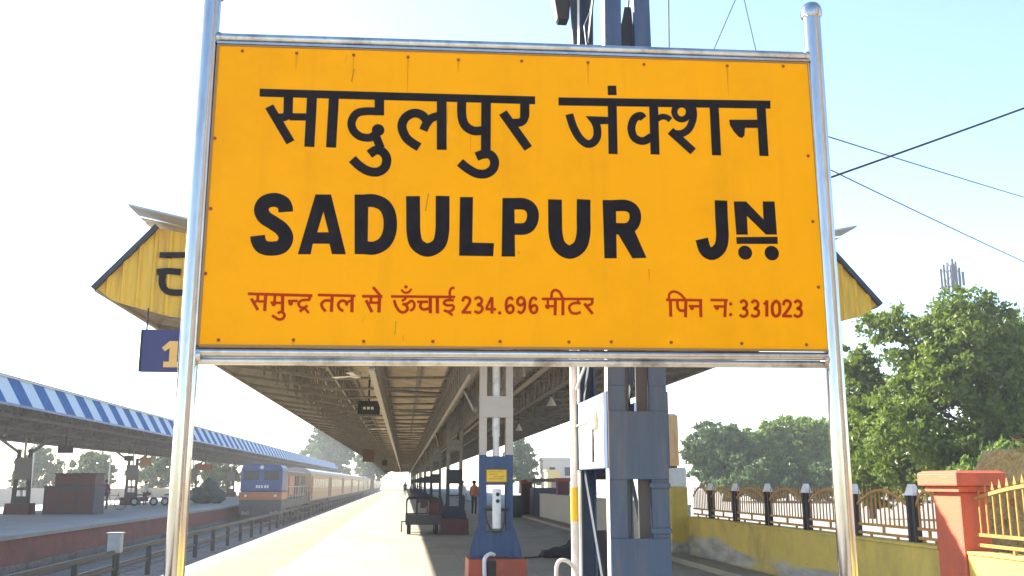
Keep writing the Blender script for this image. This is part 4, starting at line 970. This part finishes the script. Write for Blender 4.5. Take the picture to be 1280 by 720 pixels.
# =====================================================================
# FAR PLATFORM
# =====================================================================
FX = -20.1
fc = thing('far_canopy', 'long far platform roof with blue and white striped side sheets across the tracks', 'canopy', (FX, 60, 0))
FW0, FW1, FZ0, FZ1, FZC = 6.0, 5.42, 4.40, 5.40, 4.72
for s in (-1, 1):
    st = MB(); vs = []; fs = []; y = 12.0; k = 0
    while y < 262:
        for yv, d in ((y, 0), (y+0.21, 0), (y+0.25, 0.02), (y+0.38, 0.02), (y+0.416, 0)):
            vs += [(FX+s*(FW0+d), yv, FZ0), (FX+s*(FW1+d), yv, FZ1)]
        y += 0.4167
    for i in range(len(vs)//2-1): fs.append((2*i, 2*i+1, 2*i+3, 2*i+2))
    st.add(vs, fs); o = st.build('striped_valance', M['far_roof'], fc, fix=False)
    sl = o.modifiers.new('thickness', 'SOLIDIFY'); sl.thickness = 0.006
    MB().box(FX+s*FW0-0.05, FX+s*FW0+0.05, 12, 262, FZ0-0.09, FZ0-0.005).build('eave_angle', M['loco_blue'], fc)
    MB().box(FX+s*FW1-0.07, FX+s*FW1+0.07, 12, 262, FZ1+0.005, FZ1+0.08).build('head_trim', M['galv'], fc)
    MB().prism([(FX+s*(FW1+0.12), FZ1+0.09), (FX, FZC), (FX, FZC-0.03), (FX+s*(FW1+0.12), FZ1+0.081)], 'y', 12, 262).build('roof_sheeting', M['far_under'], fc)
y = 14.0
while y < 250:
    mb = MB()
    for s in (-1, 1):
        P = lambda t, z: (FX + s*FW1*t, y, z)
        zt = lambda t: FZC-0.08 + (FZ1-FZC)*t
        zb2 = lambda t: 3.82 + (FZ0-3.82)*t*t
        N = 8
        for i in range(N):
            t0, t1 = i/N, (i+1)/N
            mb.bar(P(t0, zb2(t0)), P(t1, zb2(t1)), 0.10); mb.bar(P(t0, zt(t0)), P(t1, zt(t1)), 0.08)
            mb.bar(P(t0, zb2(t0)), P(t1, zt(t1)), 0.06); mb.bar(P(t1, zb2(t1)), P(t1, zt(t1)), 0.06)
    mb.build('truss', M['far_under'], fc); y += 3.4
for X, za, zb_ in ((FX+0.4, 3.72, 4.65), (FX+2.8, 4.0, 4.9), (FX-2.8, 4.0, 4.9), (FX+4.6, 4.2, 5.1)):
    y = 14.0
    while y < 240:
        m_ = MB(); lattice(m_, (X, y, 0), (X, y+20, 0), za, zb_, 22, 0.12, 0.08)
        m_.build('longitudinal_girder', M['far_under'], fc); y += 20
for X in (FX+1.5, FX+3.8, FX-1.5, FX-3.8):
    MB().box(X-0.05, X+0.05, 12, 260, FZC+0.03+0.125*abs(X-FX)-0.18, FZC+0.125*abs(X-FX)-0.04).build('purlin', M['far_under'], fc)
FX = -19.6
def far_column(y, label):
    t = thing('far_column', label, 'column', (FX, y, 0), 'columns of the far platform roof')
    MB().frustum(FX-0.62, FX+0.62, y-0.5, y+0.5, 0, FX-0.58, FX+0.58, y-0.47, y+0.47, 0.55).build('plinth', M['maroon'], t)
    for s in (-1, 1):
        MB().bar((FX+s*0.36, y, 0.55), (FX+s*0.27, y, 3.3), 0.16, 0.2).build('leg', M['loco_grey'], t)
        MB().bar((FX+s*0.27, y, 3.1), (FX+s*1.4, y, 3.9), 0.14).build('knee_brace', M['far_under'], t)
    MB().bar((FX, y, 0.55), (FX, y, 3.9), 0.1).build('centre_pipe', M['cream_paint'], t)
    for z0, z1 in ((0.56, 0.9), (1.2, 1.35), (1.75, 2.85)):
        MB().box(FX-0.42, FX+0.42, y-0.13, y-0.105, z0, z1).build('batten_plate', M['far_under'] if z0 > 1.5 else M['loco_grey'], t)
    return t
f1 = far_column(53.4, 'nearest column of the far platform roof, left of the dark kiosk')
flab = ['second column of the far roof, between the kiosk and the motorcycles', 'third column of the far roof, just right of the left sign post', 'fourth column of the far roof, beside the blue locomotive', 'fifth column of the far roof, hidden partly by the train', 'sixth column of the far roof, far behind the train', 'seventh column of the far roof, far behind the train']
for k, l_ in enumerate(flab): copy_tree(f1, (FX, 53.4+20.6*(k+1), 0), None, l_)
# kiosk
ki = thing('kiosk', 'dark closed kiosk with a tall shuttered part and a lower counter on the far platform', 'kiosk', (-17.2, 53.0, 0))
MB().box(-18.35, -15.85, 53.0, 54.8, 0.0, 1.42).build('counter', M['loco_grey'], ki, bevel=0.02)
MB().box(-17.95, -15.95, 53.3, 54.8, 1.421, 2.02).build('upper_cabinet', M['maroon'], ki, bevel=0.02)
MB().box(-18.4, -15.8, 52.95, 54.85, 1.4215, 1.45).build('counter_top', M['black_iron'], ki) if False else None
MB().box(-18.0, -15.9, 53.25, 54.85, 2.021, 2.07).build('roof', M['black_iron'], ki)
for i in range(3): MB().box(-18.25+i*0.8, -17.55+i*0.8, 52.98, 52.999, 0.15, 1.25).build('shutter', M['maroon'], ki)
person(-17.9, 62.0, 0.3, 'person in a maroon shirt standing beside a bicycle on the far platform', M['shirt_maroon'], h=1.75)
def bicycle(x, y, rot, label):
    t = thing('bicycle', label, 'bicycle', (x, y, 0))
    ca, sa = math.cos(rot), math.sin(rot)
    def W(a, z, o=0.0): return (x + a*ca - o*sa, y + a*sa + o*ca, z)
    for a in (-0.52, 0.52):
        ring = [W(a + 0.33*math.cos(k*math.pi/10), 0.34 + 0.33*math.sin(k*math.pi/10)) for k in range(21)]
        w = MB().tube(ring, 0.02, 6, cap=False).build('wheel', M['tyre'], t)
        sp = MB()
        for k in range(8): sp.bar(W(a, 0.34), W(a+0.32*math.cos(k*math.pi/4), 0.34+0.32*math.sin(k*math.pi/4)), 0.006)
        sp.build('spokes', M['galv'], w)
    fr = MB()
    for p_, q_ in (((-0.52,0.34),(-0.15,0.85)),((-0.52,0.34),(0,0.3)),((0,0.3),(-0.18,0.95)),((0,0.3),(0.38,0.85)),((-0.15,0.85),(0.38,0.85)),((0.52,0.34),(0.36,1.0))):
        fr.bar(W(*p_), W(*q_), 0.03)
    fr.build('frame', M['black_iron'], t)
    MB().bar(W(-0.3, 0.98), W(-0.05, 0.98), 0.14, 0.05).build('saddle', M['black_iron'], t)
    MB().tube([W(0.28, 1.05, 0.25), W(0.36, 1.02, 0.0), W(0.28, 1.05, -0.25)], 0.015, 6).build('handlebar', M['galv'], t)
bicycle(-17.3, 61.2, 0.1, 'bicycle standing in front of the maroon shirted person on the far platform')
def motorbike(x, y, rot, label, m):
    t = thing('motorcycle', label, 'motorcycle', (x, y, 0), 'motorcycles parked on the far platform')
    ca, sa = math.cos(rot), math.sin(rot)
    def W(a, z, o=0.0): return (x + a*ca - o*sa, y + a*sa + o*ca, z)
    for a in (-0.62, 0.64):
        w = MB().tube([W(a, 0.3, -0.05), W(a, 0.3, 0.05)], 0.3, 18).build('wheel', M['tyre'], t)
        MB().tube([W(a, 0.3, -0.055), W(a, 0.3, 0.055)], 0.17, 14).build('rim', M['galv'], w)
    MB().bar(W(-0.3, 0.45), W(0.3, 0.45), 0.22, 0.3).build('engine', M['loco_grey'], t)
    MB().tube([W(0.05, 0.78), W(0.2, 0.84), W(0.42, 0.8)], [0.1, 0.16, 0.09], 10).build('fuel_tank', m, t, smooth=True)
    MB().bar(W(-0.65, 0.76), W(0.08, 0.74), 0.24, 0.09).build('seat', M['black_iron'], t)
    MB().bar(W(0.64, 0.3), W(0.42, 1.0), 0.06).build('fork', M['galv'], t)
    MB().tube([W(0.35, 1.05, 0.35), W(0.43, 1.0, 0), W(0.35, 1.05, -0.35)], 0.018, 6).build('handlebar', M['galv'], t)
    MB().tube([W(0.5, 0.9), W(0.58, 0.9)], 0.09, 10).build('headlight', M['white_paint'], t)
    MB().bar(W(-0.45, 0.5), W(-0.95, 0.62), 0.14, 0.05).build('mudguard', m, t)
motorbike(-17.9, 71.0, 0.3, 'dark red motorcycle parked right of the second far column', M['maroon'])
motorbike(-16.0, 71.5, -0.2, 'dark blue motorcycle parked nearer the left sign post', M['loco_blue'])
person(-18.2, 72.4, -0.4, 'person in a white shirt standing behind the motorcycles on the far platform', M['shirt_white'])
hp = heap('tarp_parcels', [(-15.6,79.0,0.6,0.9,0.8,0.7),(-15.1,79.0,1.1,0.7,0.7,0.75),(-14.5,79.0,0.5,0.7,0.7,0.6)], M['green_tarp'], 'pile of parcels under a dark green tarpaulin on the far platform near the locomotive', 'parcel pile', (-15.2,79,0))
def hs2(x, y, z, w, h, m, label):
    t = thing('hanging_sign', label, 'sign', (x, y, z))
    MB().box(x-w/2, x+w/2, y-0.08, y+0.08, z-h/2, z+h/2).build('case', m, t, bevel=0.02)
    MB().tube([(x, y, z+h/2), (x, y, 4.0)], 0.04, 6).build('rod', M['black_iron'], t)
hs2(-17.3, 52.5, 3.27, 0.75, 0.4, M['black_iron'], 'dark box sign hanging above the kiosk under the far roof')
hs2(-18.6, 69.0, 3.2, 0.55, 0.35, M['black_iron'], 'small dark sign hanging just right of the second far column')
hs2(-18.2, 72.0, 3.05, 0.8, 0.6, M['coach_red'], 'reddish sign hanging above the motorcycles under the far roof')
hs2(-17.2, 88.0, 2.9, 1.2, 0.5, M['red_plinth'], 'red sign hanging right of the steel post of the name board')
# lamp posts beyond the far platform
for (x, y, h_, lab) in ((-33.0, 92.0, 5.6, 'thin lamp post with a cross arm behind the kiosk'), (-27.5, 96.0, 4.8, 'thin lamp post seen left of the second far column'), (-41.0, 96.0, 5.0, 'thin lamp post between the first far column and the kiosk')):
    t = thing('lamp_post', lab, 'lamp post', (x, y, -1.3))
    MB().tube([(x, y, -1.32), (x, y, h_)], 0.07, 8).build('pole', M['grey_box'], t)
    MB().bar((x-0.9, y, h_-0.1), (x+0.9, y, h_-0.1), 0.08).build('arm', M['grey_box'], t)
    for s in (-1, 1): MB().box(x+s*0.9-0.2, x+s*0.9+0.2, y-0.1, y+0.1, h_-0.26, h_-0.141).build('lamp_head', M['grey_box'], t)
wl2 = thing('yard_wall', 'pale low wall in the haze behind the far platform', 'wall', (-38, 110, -1.3))
MB().box(-75, -24, 108, 108.4, -1.32, 1.0).build('wall_face', M['house'], wl2)

# =====================================================================
# TRAIN
# =====================================================================
TX, LY = -9.75, 69.0
lo = thing('locomotive', 'blue and orange diesel locomotive with a dark underframe heading the train', 'locomotive', (TX, LY, RAIL))
MB().box(TX-1.42, TX+1.42, LY+0.25, LY+3.2, 0.95, 2.55).build('cab', M['loco_blue'], lo, bevel=0.12)
MB().prism([(TX-1.42, 2.551), (TX+1.42, 2.551), (TX+1.25, 2.75), (TX+0.6, 2.84), (TX-0.6, 2.84), (TX-1.25, 2.75)], 'y', LY+0.35, LY+3.2).build('cab_roof', M['loco_blue'], lo)
MB().box(TX-1.44, TX+1.44, LY+0.15, LY+3.19, 0.42, 0.949).build('orange_band', M['loco_orange'], lo, bevel=0.03)
wpn = MB()
for s in (-1, 1):
    w_ = MB().box(TX+s*0.68-0.5, TX+s*0.68+0.5, LY+0.235, LY+0.262, 1.75, 2.4).build('windscreen', M['glass'], lo, bevel=0.02)
    MB().tube([(TX+s*1.0, LY+0.13, 0.7), (TX+s*1.0, LY+0.16, 0.7)], 0.09, 14).build('marker_light', M['led'], lo)
    MB().tube([(TX+s*0.9, LY-0.35, 0.12-0.25), (TX+s*0.9, LY-0.3, -0.13), (TX+s*0.9, LY+0.2, -0.13)], [0.24, 0.24, 0.1], 14).build('buffer', M['loco_grey'], lo)
    MB().box(TX+s*0.95-0.25, TX+s*0.95+0.25, LY+0.07, LY+0.11, -0.55, -0.3).build('step', M['galv'], lo)
hl = MB().tube([(TX, LY+0.22, 2.62), (TX, LY+0.34, 2.62)], 0.13, 14).build('headlight', M['led'], lo)
num = MB()
for i, (a, w_) in enumerate(((-0.35, 0.12), (-0.18, 0.12), (0.0, 0.12), (0.22, 0.12), (0.39, 0.12))):
    num.box(TX+a, TX+a+w_, LY+0.238, LY+0.249, 1.22, 1.42)
num.build('number_lettering', M['led'], lo)
MB().box(TX-1.4, TX+1.4, LY+0.11, LY+0.26, -0.55, 0.419).build('front_plate', M['loco_grey'], lo, bevel=0.02)
MB().prism([(TX-1.3, -0.552), (TX+1.3, -0.552), (TX+1.05, -0.88), (TX-1.05, -0.88)], 'y', LY+0.1, LY+0.2).build('cowcatcher', M['loco_grey'], lo)
MB().box(TX-1.42, TX+1.42, LY+0.261, LY+19.5, -0.2, 0.40).build('underframe', M['loco_grey'], lo)
MB().box(TX-1.15, TX+1.15, LY+3.21, LY+19.2, 0.40, 2.45).build('engine_hood', M['loco_brown'], lo, bevel=0.1)
for i, (a, b_, m) in enumerate(((3.8, 5.6, 'loco_orange'), (6.4, 9.8, 'loco_orange'), (10.6, 12.2, 'loco_grey'), (13.0, 15.2, 'loco_brown'), (15.8, 18.6, 'loco_grey'))):
    MB().box(TX+1.151, TX+1.20, LY+a, LY+b_, 0.7, 2.1).build('hood_panel', M[m], lo)
for k in range(9):
    MB().bar((TX+1.38, LY+3.4+k*1.95, 0.401), (TX+1.38, LY+3.4+k*1.95, 1.3), 0.04).build('handrail_post', M['white_paint'], lo)
MB().tube([(TX+1.38, LY+3.3, 1.3), (TX+1.38, LY+19.1, 1.3)], 0.025, 6).build('handrail', M['white_paint'], lo)
for yb in (3.6, 15.0):
    MB().box(TX-1.1, TX+1.1, LY+yb-2.2, LY+yb+2.2, -0.75, -0.201).build('bogie', M['loco_grey'], lo)
    for k in (-1.6, 0, 1.6):
        for s in (-0.84, 0.84): MB().tube([(TX+s-0.07, LY+yb+k, -0.46), (TX+s+0.07, LY+yb+k, -0.46)], 0.53, 20).build('wheel', M['rail'], lo)
MB().box(TX-0.8, TX+1.2, LY+7.2, LY+11.6, -0.7, -0.201).build('fuel_tank', M['loco_grey'], lo, bevel=0.1)
# coaches
def coach(y):
    t = thing('passenger_coach', 'cream passenger coach next behind the locomotive', 'coach', (TX, y, RAIL), 'cream coaches of the standing train')
    L_ = 22.6
    MB().box(TX-1.5, TX+1.5, y, y+L_, 0.0, 0.78).build('lower_body', M['coach_red'], t)
    MB().box(TX-1.5, TX+1.5, y, y+L_, 0.781, 2.35).build('body', M['coach'], t)
    MB().prism([(TX-1.52, 2.351), (TX+1.52, 2.351), (TX+1.38, 2.62), (TX+0.9, 2.85), (TX, 2.95), (TX-0.9, 2.85), (TX-1.38, 2.62)], 'y', y-0.02, y+L_+0.02).build('roof', M['coach_roof'], t)
    MB().box(TX-1.3, TX+1.3, y+0.3, y+L_-0.3, -0.3, -0.001).build('underframe', M['loco_grey'], t)
    for k in range(9): MB().box(TX+1.501, TX+1.53, y+2.4+k*2.05, y+3.5+k*2.05, 1.05, 1.95).build('window', M['glass'], t)
    for a in (0.6, 20.9): MB().box(TX+1.501, TX+1.535, y+a, y+a+1.0, 0.1, 2.15).build('door', M['loco_brown'], t)
    for yb in (3.6, L_-3.6):
        MB().box(TX-1.15, TX+1.15, y+yb-1.6, y+yb+1.6, -0.72, -0.31).build('bogie', M['loco_grey'], t)
        for k in (-1.2, 1.2): MB().tube([(TX-1.0, y+yb+k, -0.54), (TX+1.0, y+yb+k, -0.54)], 0.455, 16).build('wheelset', M['rail'], t)
    return t
co = coach(LY+20.4)
for k in range(1, 12):
    copy_tree(co, (TX, LY+20.4+23.3*k, RAIL), None, '%s cream passenger coach behind the locomotive' % nth[k])

# =====================================================================
# TREES
# =====================================================================
def tree(x, y, zg, clumps, n_leaf, size, m, label, trunk_r, name='tree', seed=1, cat='tree', group=None, cr=1.0):
    """clumps: (dx, dy, z, radius) lobes; every lobe is broken into leaf tufts with gaps"""
    rg = random.Random(seed)
    t = thing(name, label, cat, (x, y, zg), group)
    top = max(c[2] for c in clumps)
    tk = MB(); fork = zg + (top-zg)*0.34
    tk.tube([(x, y, zg-0.1), (x+0.05, y, zg+(fork-zg)*0.5), (x-0.04, y, fork)], [trunk_r*1.3, trunk_r, trunk_r*0.85], 10)
    for (dx, dy, z, r) in clumps:
        mid = Vector((x+dx*0.45, y+dy*0.45, fork+(z-fork)*0.55)) if z > fork else Vector((x+dx*0.5, y+dy*0.5, fork*0.9+z*0.1))
        tk.tube([(x-0.04, y, fork-0.15), mid, (x+dx*0.95, y+dy*0.95, z)], [trunk_r*0.5, trunk_r*0.3, trunk_r*0.1], 6)
    tk.build('trunk', M['bark'], t, smooth=True)
    V = []; F = []
    tot = sum(c[3]**2 for c in clumps)
    for (dx, dy, z, r) in clumps:
        nl = int(n_leaf * r*r / tot); nt = max(6, int(nl/26))
        for _ in range(nt):
            while True:
                d = Vector((rg.uniform(-1,1), rg.uniform(-1,1), rg.uniform(-1,1)))
                if 0.05 < d.length <= 1: break
            d = d.normalized() * (rg.random()**0.38) * r
            tc = Vector((x+dx, y+dy, z)) + Vector((d.x, d.y, d.z*0.82))
            tr_ = r*rg.uniform(0.14, 0.27)*cr
            for _ in range(26):
                e = Vector((rg.gauss(0,1), rg.gauss(0,1), rg.gauss(0,0.7))) * tr_ * 0.55
                p = tc + e
                if p.z < zg+0.15: continue
                a = Vector((rg.gauss(0,1), rg.gauss(0,1), rg.gauss(0,0.6))).normalized()
                u = a.orthogonal().normalized(); u.rotate(Matrix.Rotation(rg.uniform(0, 6.28), 3, a)); v = a.cross(u)
                s = size*rg.uniform(0.6, 1.35)
                k = len(V)
                V += [p - u*s*0.55, p + v*s*0.28 - a*s*0.05, p + u*s*0.6, p - v*s*0.28 - a*s*0.05]
                F.append((k, k+1, k+2, k+3))
    me = bpy.data.meshes.new('crown'); me.from_pydata([tuple(Vector(q)-Vector((x,y,zg))) for q in V], [], F); me.materials.append(m)
    o = bpy.data.objects.new('crown', me); col.objects.link(o); o.parent = t
    return t
def lobes(seed, rx, ry, z0, z1, n, rmin, rmax, full=False):
    rg = random.Random(seed); L_ = []
    for i in range(n):
        t = (i+0.5)/n; z = z0 + (z1-z0)*t
        w = math.sin(math.pi*(0.30+0.48*t))**0.5 if full else math.sin(math.pi*(0.22+0.70*t))**0.8
        a = i*2.399 + rg.uniform(-0.4, 0.4); q = rg.uniform(0.35, 1.0)
        L_.append((rx*w*q*math.cos(a), ry*w*q*math.sin(a), z, rg.uniform(rmin, rmax)))
    return L_
ZG = -0.05
tree(25.6, 39.5, ZG, lobes(3, 5.9, 4.0, 1.4, 9.0, 56, 1.1, 1.6, True), 90000, 0.225, M['leaf_near'], 'large bright green leafy tree behind the terracotta pillar', 0.32, 'broadleaf_tree', 11)
tree(21.6, 44.0, ZG, lobes(5, 0.7, 1.2, 1.0, 7.5, 13, 0.75, 1.05), 14000, 0.23, M['leaf_near'], 'narrow green tree squeezed between the right steel post and the large tree', 0.16, 'broadleaf_tree', 12)
tree(34.2, 41.5, ZG, lobes(8, 4.0, 4.0, 1.6, 8.9, 22, 1.2, 1.8, True), 22000, 0.30, M['leaf_near'], 'green tree at the right edge behind the straw heap', 0.3, 'broadleaf_tree', 13)
tree(22.6, 34.5, ZG, lobes(9, 2.8, 1.4, 0.8, 2.5, 13, 0.7, 1.1), 13000, 0.22, M['leaf_mid'], 'dark low bush at the foot of the large green tree', 0.1, 'bush', 14, 'bush')
tree(29.0, 36.5, ZG, lobes(10, 3.6, 1.6, 0.8, 2.8, 13, 0.8, 1.2), 11000, 0.24, M['leaf_mid'], 'dark low bush behind the bright yellow fence', 0.1, 'bush', 15, 'bush')
tree(28.4, 85.0, ZG, lobes(21, 2.7, 3.0, 1.4, 6.3, 28, 1.0, 1.45, True), 24000, 0.34, M['leaf_dark'], 'rounded dull green tree right of the mast, left of a pair', 0.3, 'broadleaf_tree', 21)
tree(36.6, 88.0, ZG, lobes(22, 3.5, 3.2, 1.4, 7.0, 34, 1.1, 1.5, True), 28000, 0.34, M['leaf_mid'], 'lighter green tree just left of the right steel post', 0.3, 'broadleaf_tree', 22)
tree(32.6, 87.0, ZG, lobes(26, 1.6, 2.0, 1.2, 5.6, 18, 0.9, 1.3, True), 14000, 0.34, M['leaf_mid'], 'lower light green tree filling the gap between the pair of dull green trees', 0.2, 'broadleaf_tree', 26)
tree(42.5, 92.0, ZG, lobes(23, 3.4, 3.0, 1.4, 6.9, 18, 1.1, 1.7), 10000, 0.40, M['leaf_mid'], 'mid green tree behind the right steel post', 0.3, 'broadleaf_tree', 23)
tree(32.0, 80.0, ZG, lobes(24, 5.5, 2.0, 0.6, 2.9, 16, 0.9, 1.4), 10000, 0.34, M['leaf_dark'], 'dark hedge like bush below the pair of dull green trees', 0.15, 'bush', 24, 'bush')
tree(-15.5, 215.0, ZG, lobes(31, 5.2, 4.0, 3.0, 13.5, 18, 2.0, 3.0), 9000, 0.8, M['leaf_dark'], 'large hazy tree at the far end of the tracks above the train', 0.5, 'broadleaf_tree', 31)
tree(-7.5, 235.0, ZG, lobes(32, 4.0, 3.0, 3.0, 11.0, 12, 1.8, 2.6), 6000, 0.8, M['leaf_dark'], 'smaller hazy tree right of the large far tree above the train', 0.4, 'broadleaf_tree', 32)
tree(18.0, 152.0, ZG, lobes(33, 2.8, 2.4, 2.0, 7.0, 11, 1.3, 1.9), 5000, 0.55, M['leaf_dark'], 'hazy tree seen just right of the near canopy column', 0.3, 'broadleaf_tree', 33)
far_trees = [(-62,140,6.6,'leftmost hazy tree behind the far platform'),(-53,150,7.0,'hazy tree behind the first far column'),(-44,145,6.0,'hazy tree behind the kiosk, left of the lamp post'),(-36,152,6.8,'hazy tree behind the kiosk, right of the lamp post'),(-70,130,7.2,'hazy tree at the left edge of the picture'),(-30,160,5.8,'hazy tree seen over the motorcycles')]
for i, (x, y, h_, lab) in enumerate(far_trees):
    tree(x, y, -1.32, lobes(40+i, 4.4, 3.0, 0.8, h_-1.2, 12, 1.4, 2.1), 4500, 0.6, M['leaf_dark'], lab, 0.3, 'broadleaf_tree', 40+i, 'tree', 'hazy trees behind the far platform')

# =====================================================================
# TOWER, HOUSES, CABLES
# =====================================================================
tw = thing('telecom_tower', 'hazy lattice telecom tower with upright antenna panels above the large green tree', 'tower', (46.4, 77.0, -0.05))
tx, ty, H = 46.4, 77.0, 20.1
mb = MB()
for sx in (-1, 1):
    for sy in (-1, 1):
        mb.bar((tx+sx*1.0, ty+sy*1.0, -0.05), (tx+sx*0.28, ty+sy*0.28, H), 0.1)
z = 1.0
while z < H-1:
    a = 1.0-0.72*z/H; b_ = 1.0-0.72*(z+1.4)/H
    for sy in (-1, 1):
        mb.bar((tx-a, ty+sy*a, z), (tx+b_, ty+sy*b_, z+1.4), 0.05); mb.bar((tx+sy*a, ty-a, z), (tx+sy*b_, ty+b_, z+1.4), 0.05)
    z += 1.4
mb.build('lattice', M['tower'], tw)
MB().bar((tx-0.9, ty, H-0.6), (tx+0.9, ty, H-0.6), 0.08).build('cross_arm', M['tower'], tw)
MB().bar((tx-0.9, ty, H-2.0), (tx+0.9, ty, H-2.0), 0.08).build('cross_arm', M['tower'], tw)
for i, (a, h0, h1) in enumerate(((-0.95, -2.3, -0.2), (-0.6, -2.6, 0.2), (-0.25, -2.2, 0.4), (0.15, -2.4, 0.7), (0.5, -2.0, 0.5), (0.85, -2.5, 0.0), (1.05, -1.9, -0.4))):
    MB().box(tx+a-0.09, tx+a+0.09, ty-0.35+0.1*(i%3), ty-0.25+0.1*(i%3), H+h0, H+h1-0.3).build('antenna_panel', M['tower'], tw)
MB().bar((tx, ty, H-0.2), (tx, ty, H+0.7), 0.04).build('lightning_rod', M['tower'], tw)

ho = thing('house', 'pale flat roofed house in the haze beyond the gate posts', 'house', (24.0, 150.0, -0.05))
MB().box(21.2, 26.2, 150, 156, -0.05, 5.0).build('wall', M['house'], ho)
MB().box(21.0, 26.4, 149.8, 156.2, 5.001, 5.35).build('roof', M['house'], ho)
for x in (22.2, 24.6): MB().box(x, x+0.9, 149.93, 149.999, 2.6, 3.9).build('window', M['glass'], ho)
ho2 = thing('house', 'small warm yellow hut in front of the pale flat roofed house', 'house', (21.6, 140.0, -0.05))
MB().box(20.4, 22.3, 140, 143, -0.05, 3.2).build('wall', M['house_yellow'], ho2)
MB().box(20.25, 22.45, 139.8, 143.2, 3.201, 3.38).build('roof', M['house_yellow'], ho2)
MB().box(21.0, 21.7, 139.94, 139.999, -0.05, 1.9).build('door', M['loco_brown'], ho2)

def cable(p, q, r, sag, label):
    pts = []
    for k in range(25):
        t = k/24; v = Vector(p).lerp(Vector(q), t); v.z -= sag*4*t*(1-t); pts.append(v)
    o = MB().tube(pts, r, 6).build('overhead_cable', M['cable']); tag(o, label, 'cable'); origin(o, p); return o
cable((1.971, 7.9, 3.614), (8.585, 9.0, 6.337), 0.011, 0.03, 'thick black cable rising to the right from behind the name board')
cable((2.038, 8.3, 5.348), (27.448, 30.0, 9.733), 0.008, 0.12, 'thin cable sloping down right, upper of the two behind the thick cable')
cable((2.038, 8.3, 5.364), (23.362, 26.0, 5.854), 0.0075, 0.15, 'thin cable sloping down right, lower of the two, passing over the tall tree')
cable((2.464, 8.3, 8.38), (2.353, 8.3, 3.531), 0.008, -0.02, 'black cable hanging straight down right of the mast above the board')
cable((3.982, 10.0, 7.716), (3.291, 10.0, 6.175), 0.006, 0.0, 'thin stay wire slanting left above the right part of the board')
cable((3.738, 10.0, 7.495), (4.012, 10.0, 5.918), 0.006, 0.0, 'thin stay wire slanting right above the right part of the board')

# =====================================================================
# HAZE
# =====================================================================
hz = MB().box(-258, 198, -58, 428, -2.4, 22.0).build('haze', M['cable'])
hm = bpy.data.materials.new('haze_air'); hm.use_nodes = True
hn = hm.node_tree.nodes; hl_ = hm.node_tree.links
for n in list(hn): hn.remove(n)
ho_ = hn.new('ShaderNodeOutputMaterial'); pv = hn.new('ShaderNodeVolumePrincipled')
pv.inputs['Color'].default_value = (0.93, 0.96, 1.0, 1); pv.inputs['Density'].default_value = 0.0007; pv.inputs['Anisotropy'].default_value = 0.2
hl_.new(pv.outputs[0], ho_.inputs['Volume'])
hz.data.materials.clear(); hz.data.materials.append(hm); hz['kind'] = 'stuff'
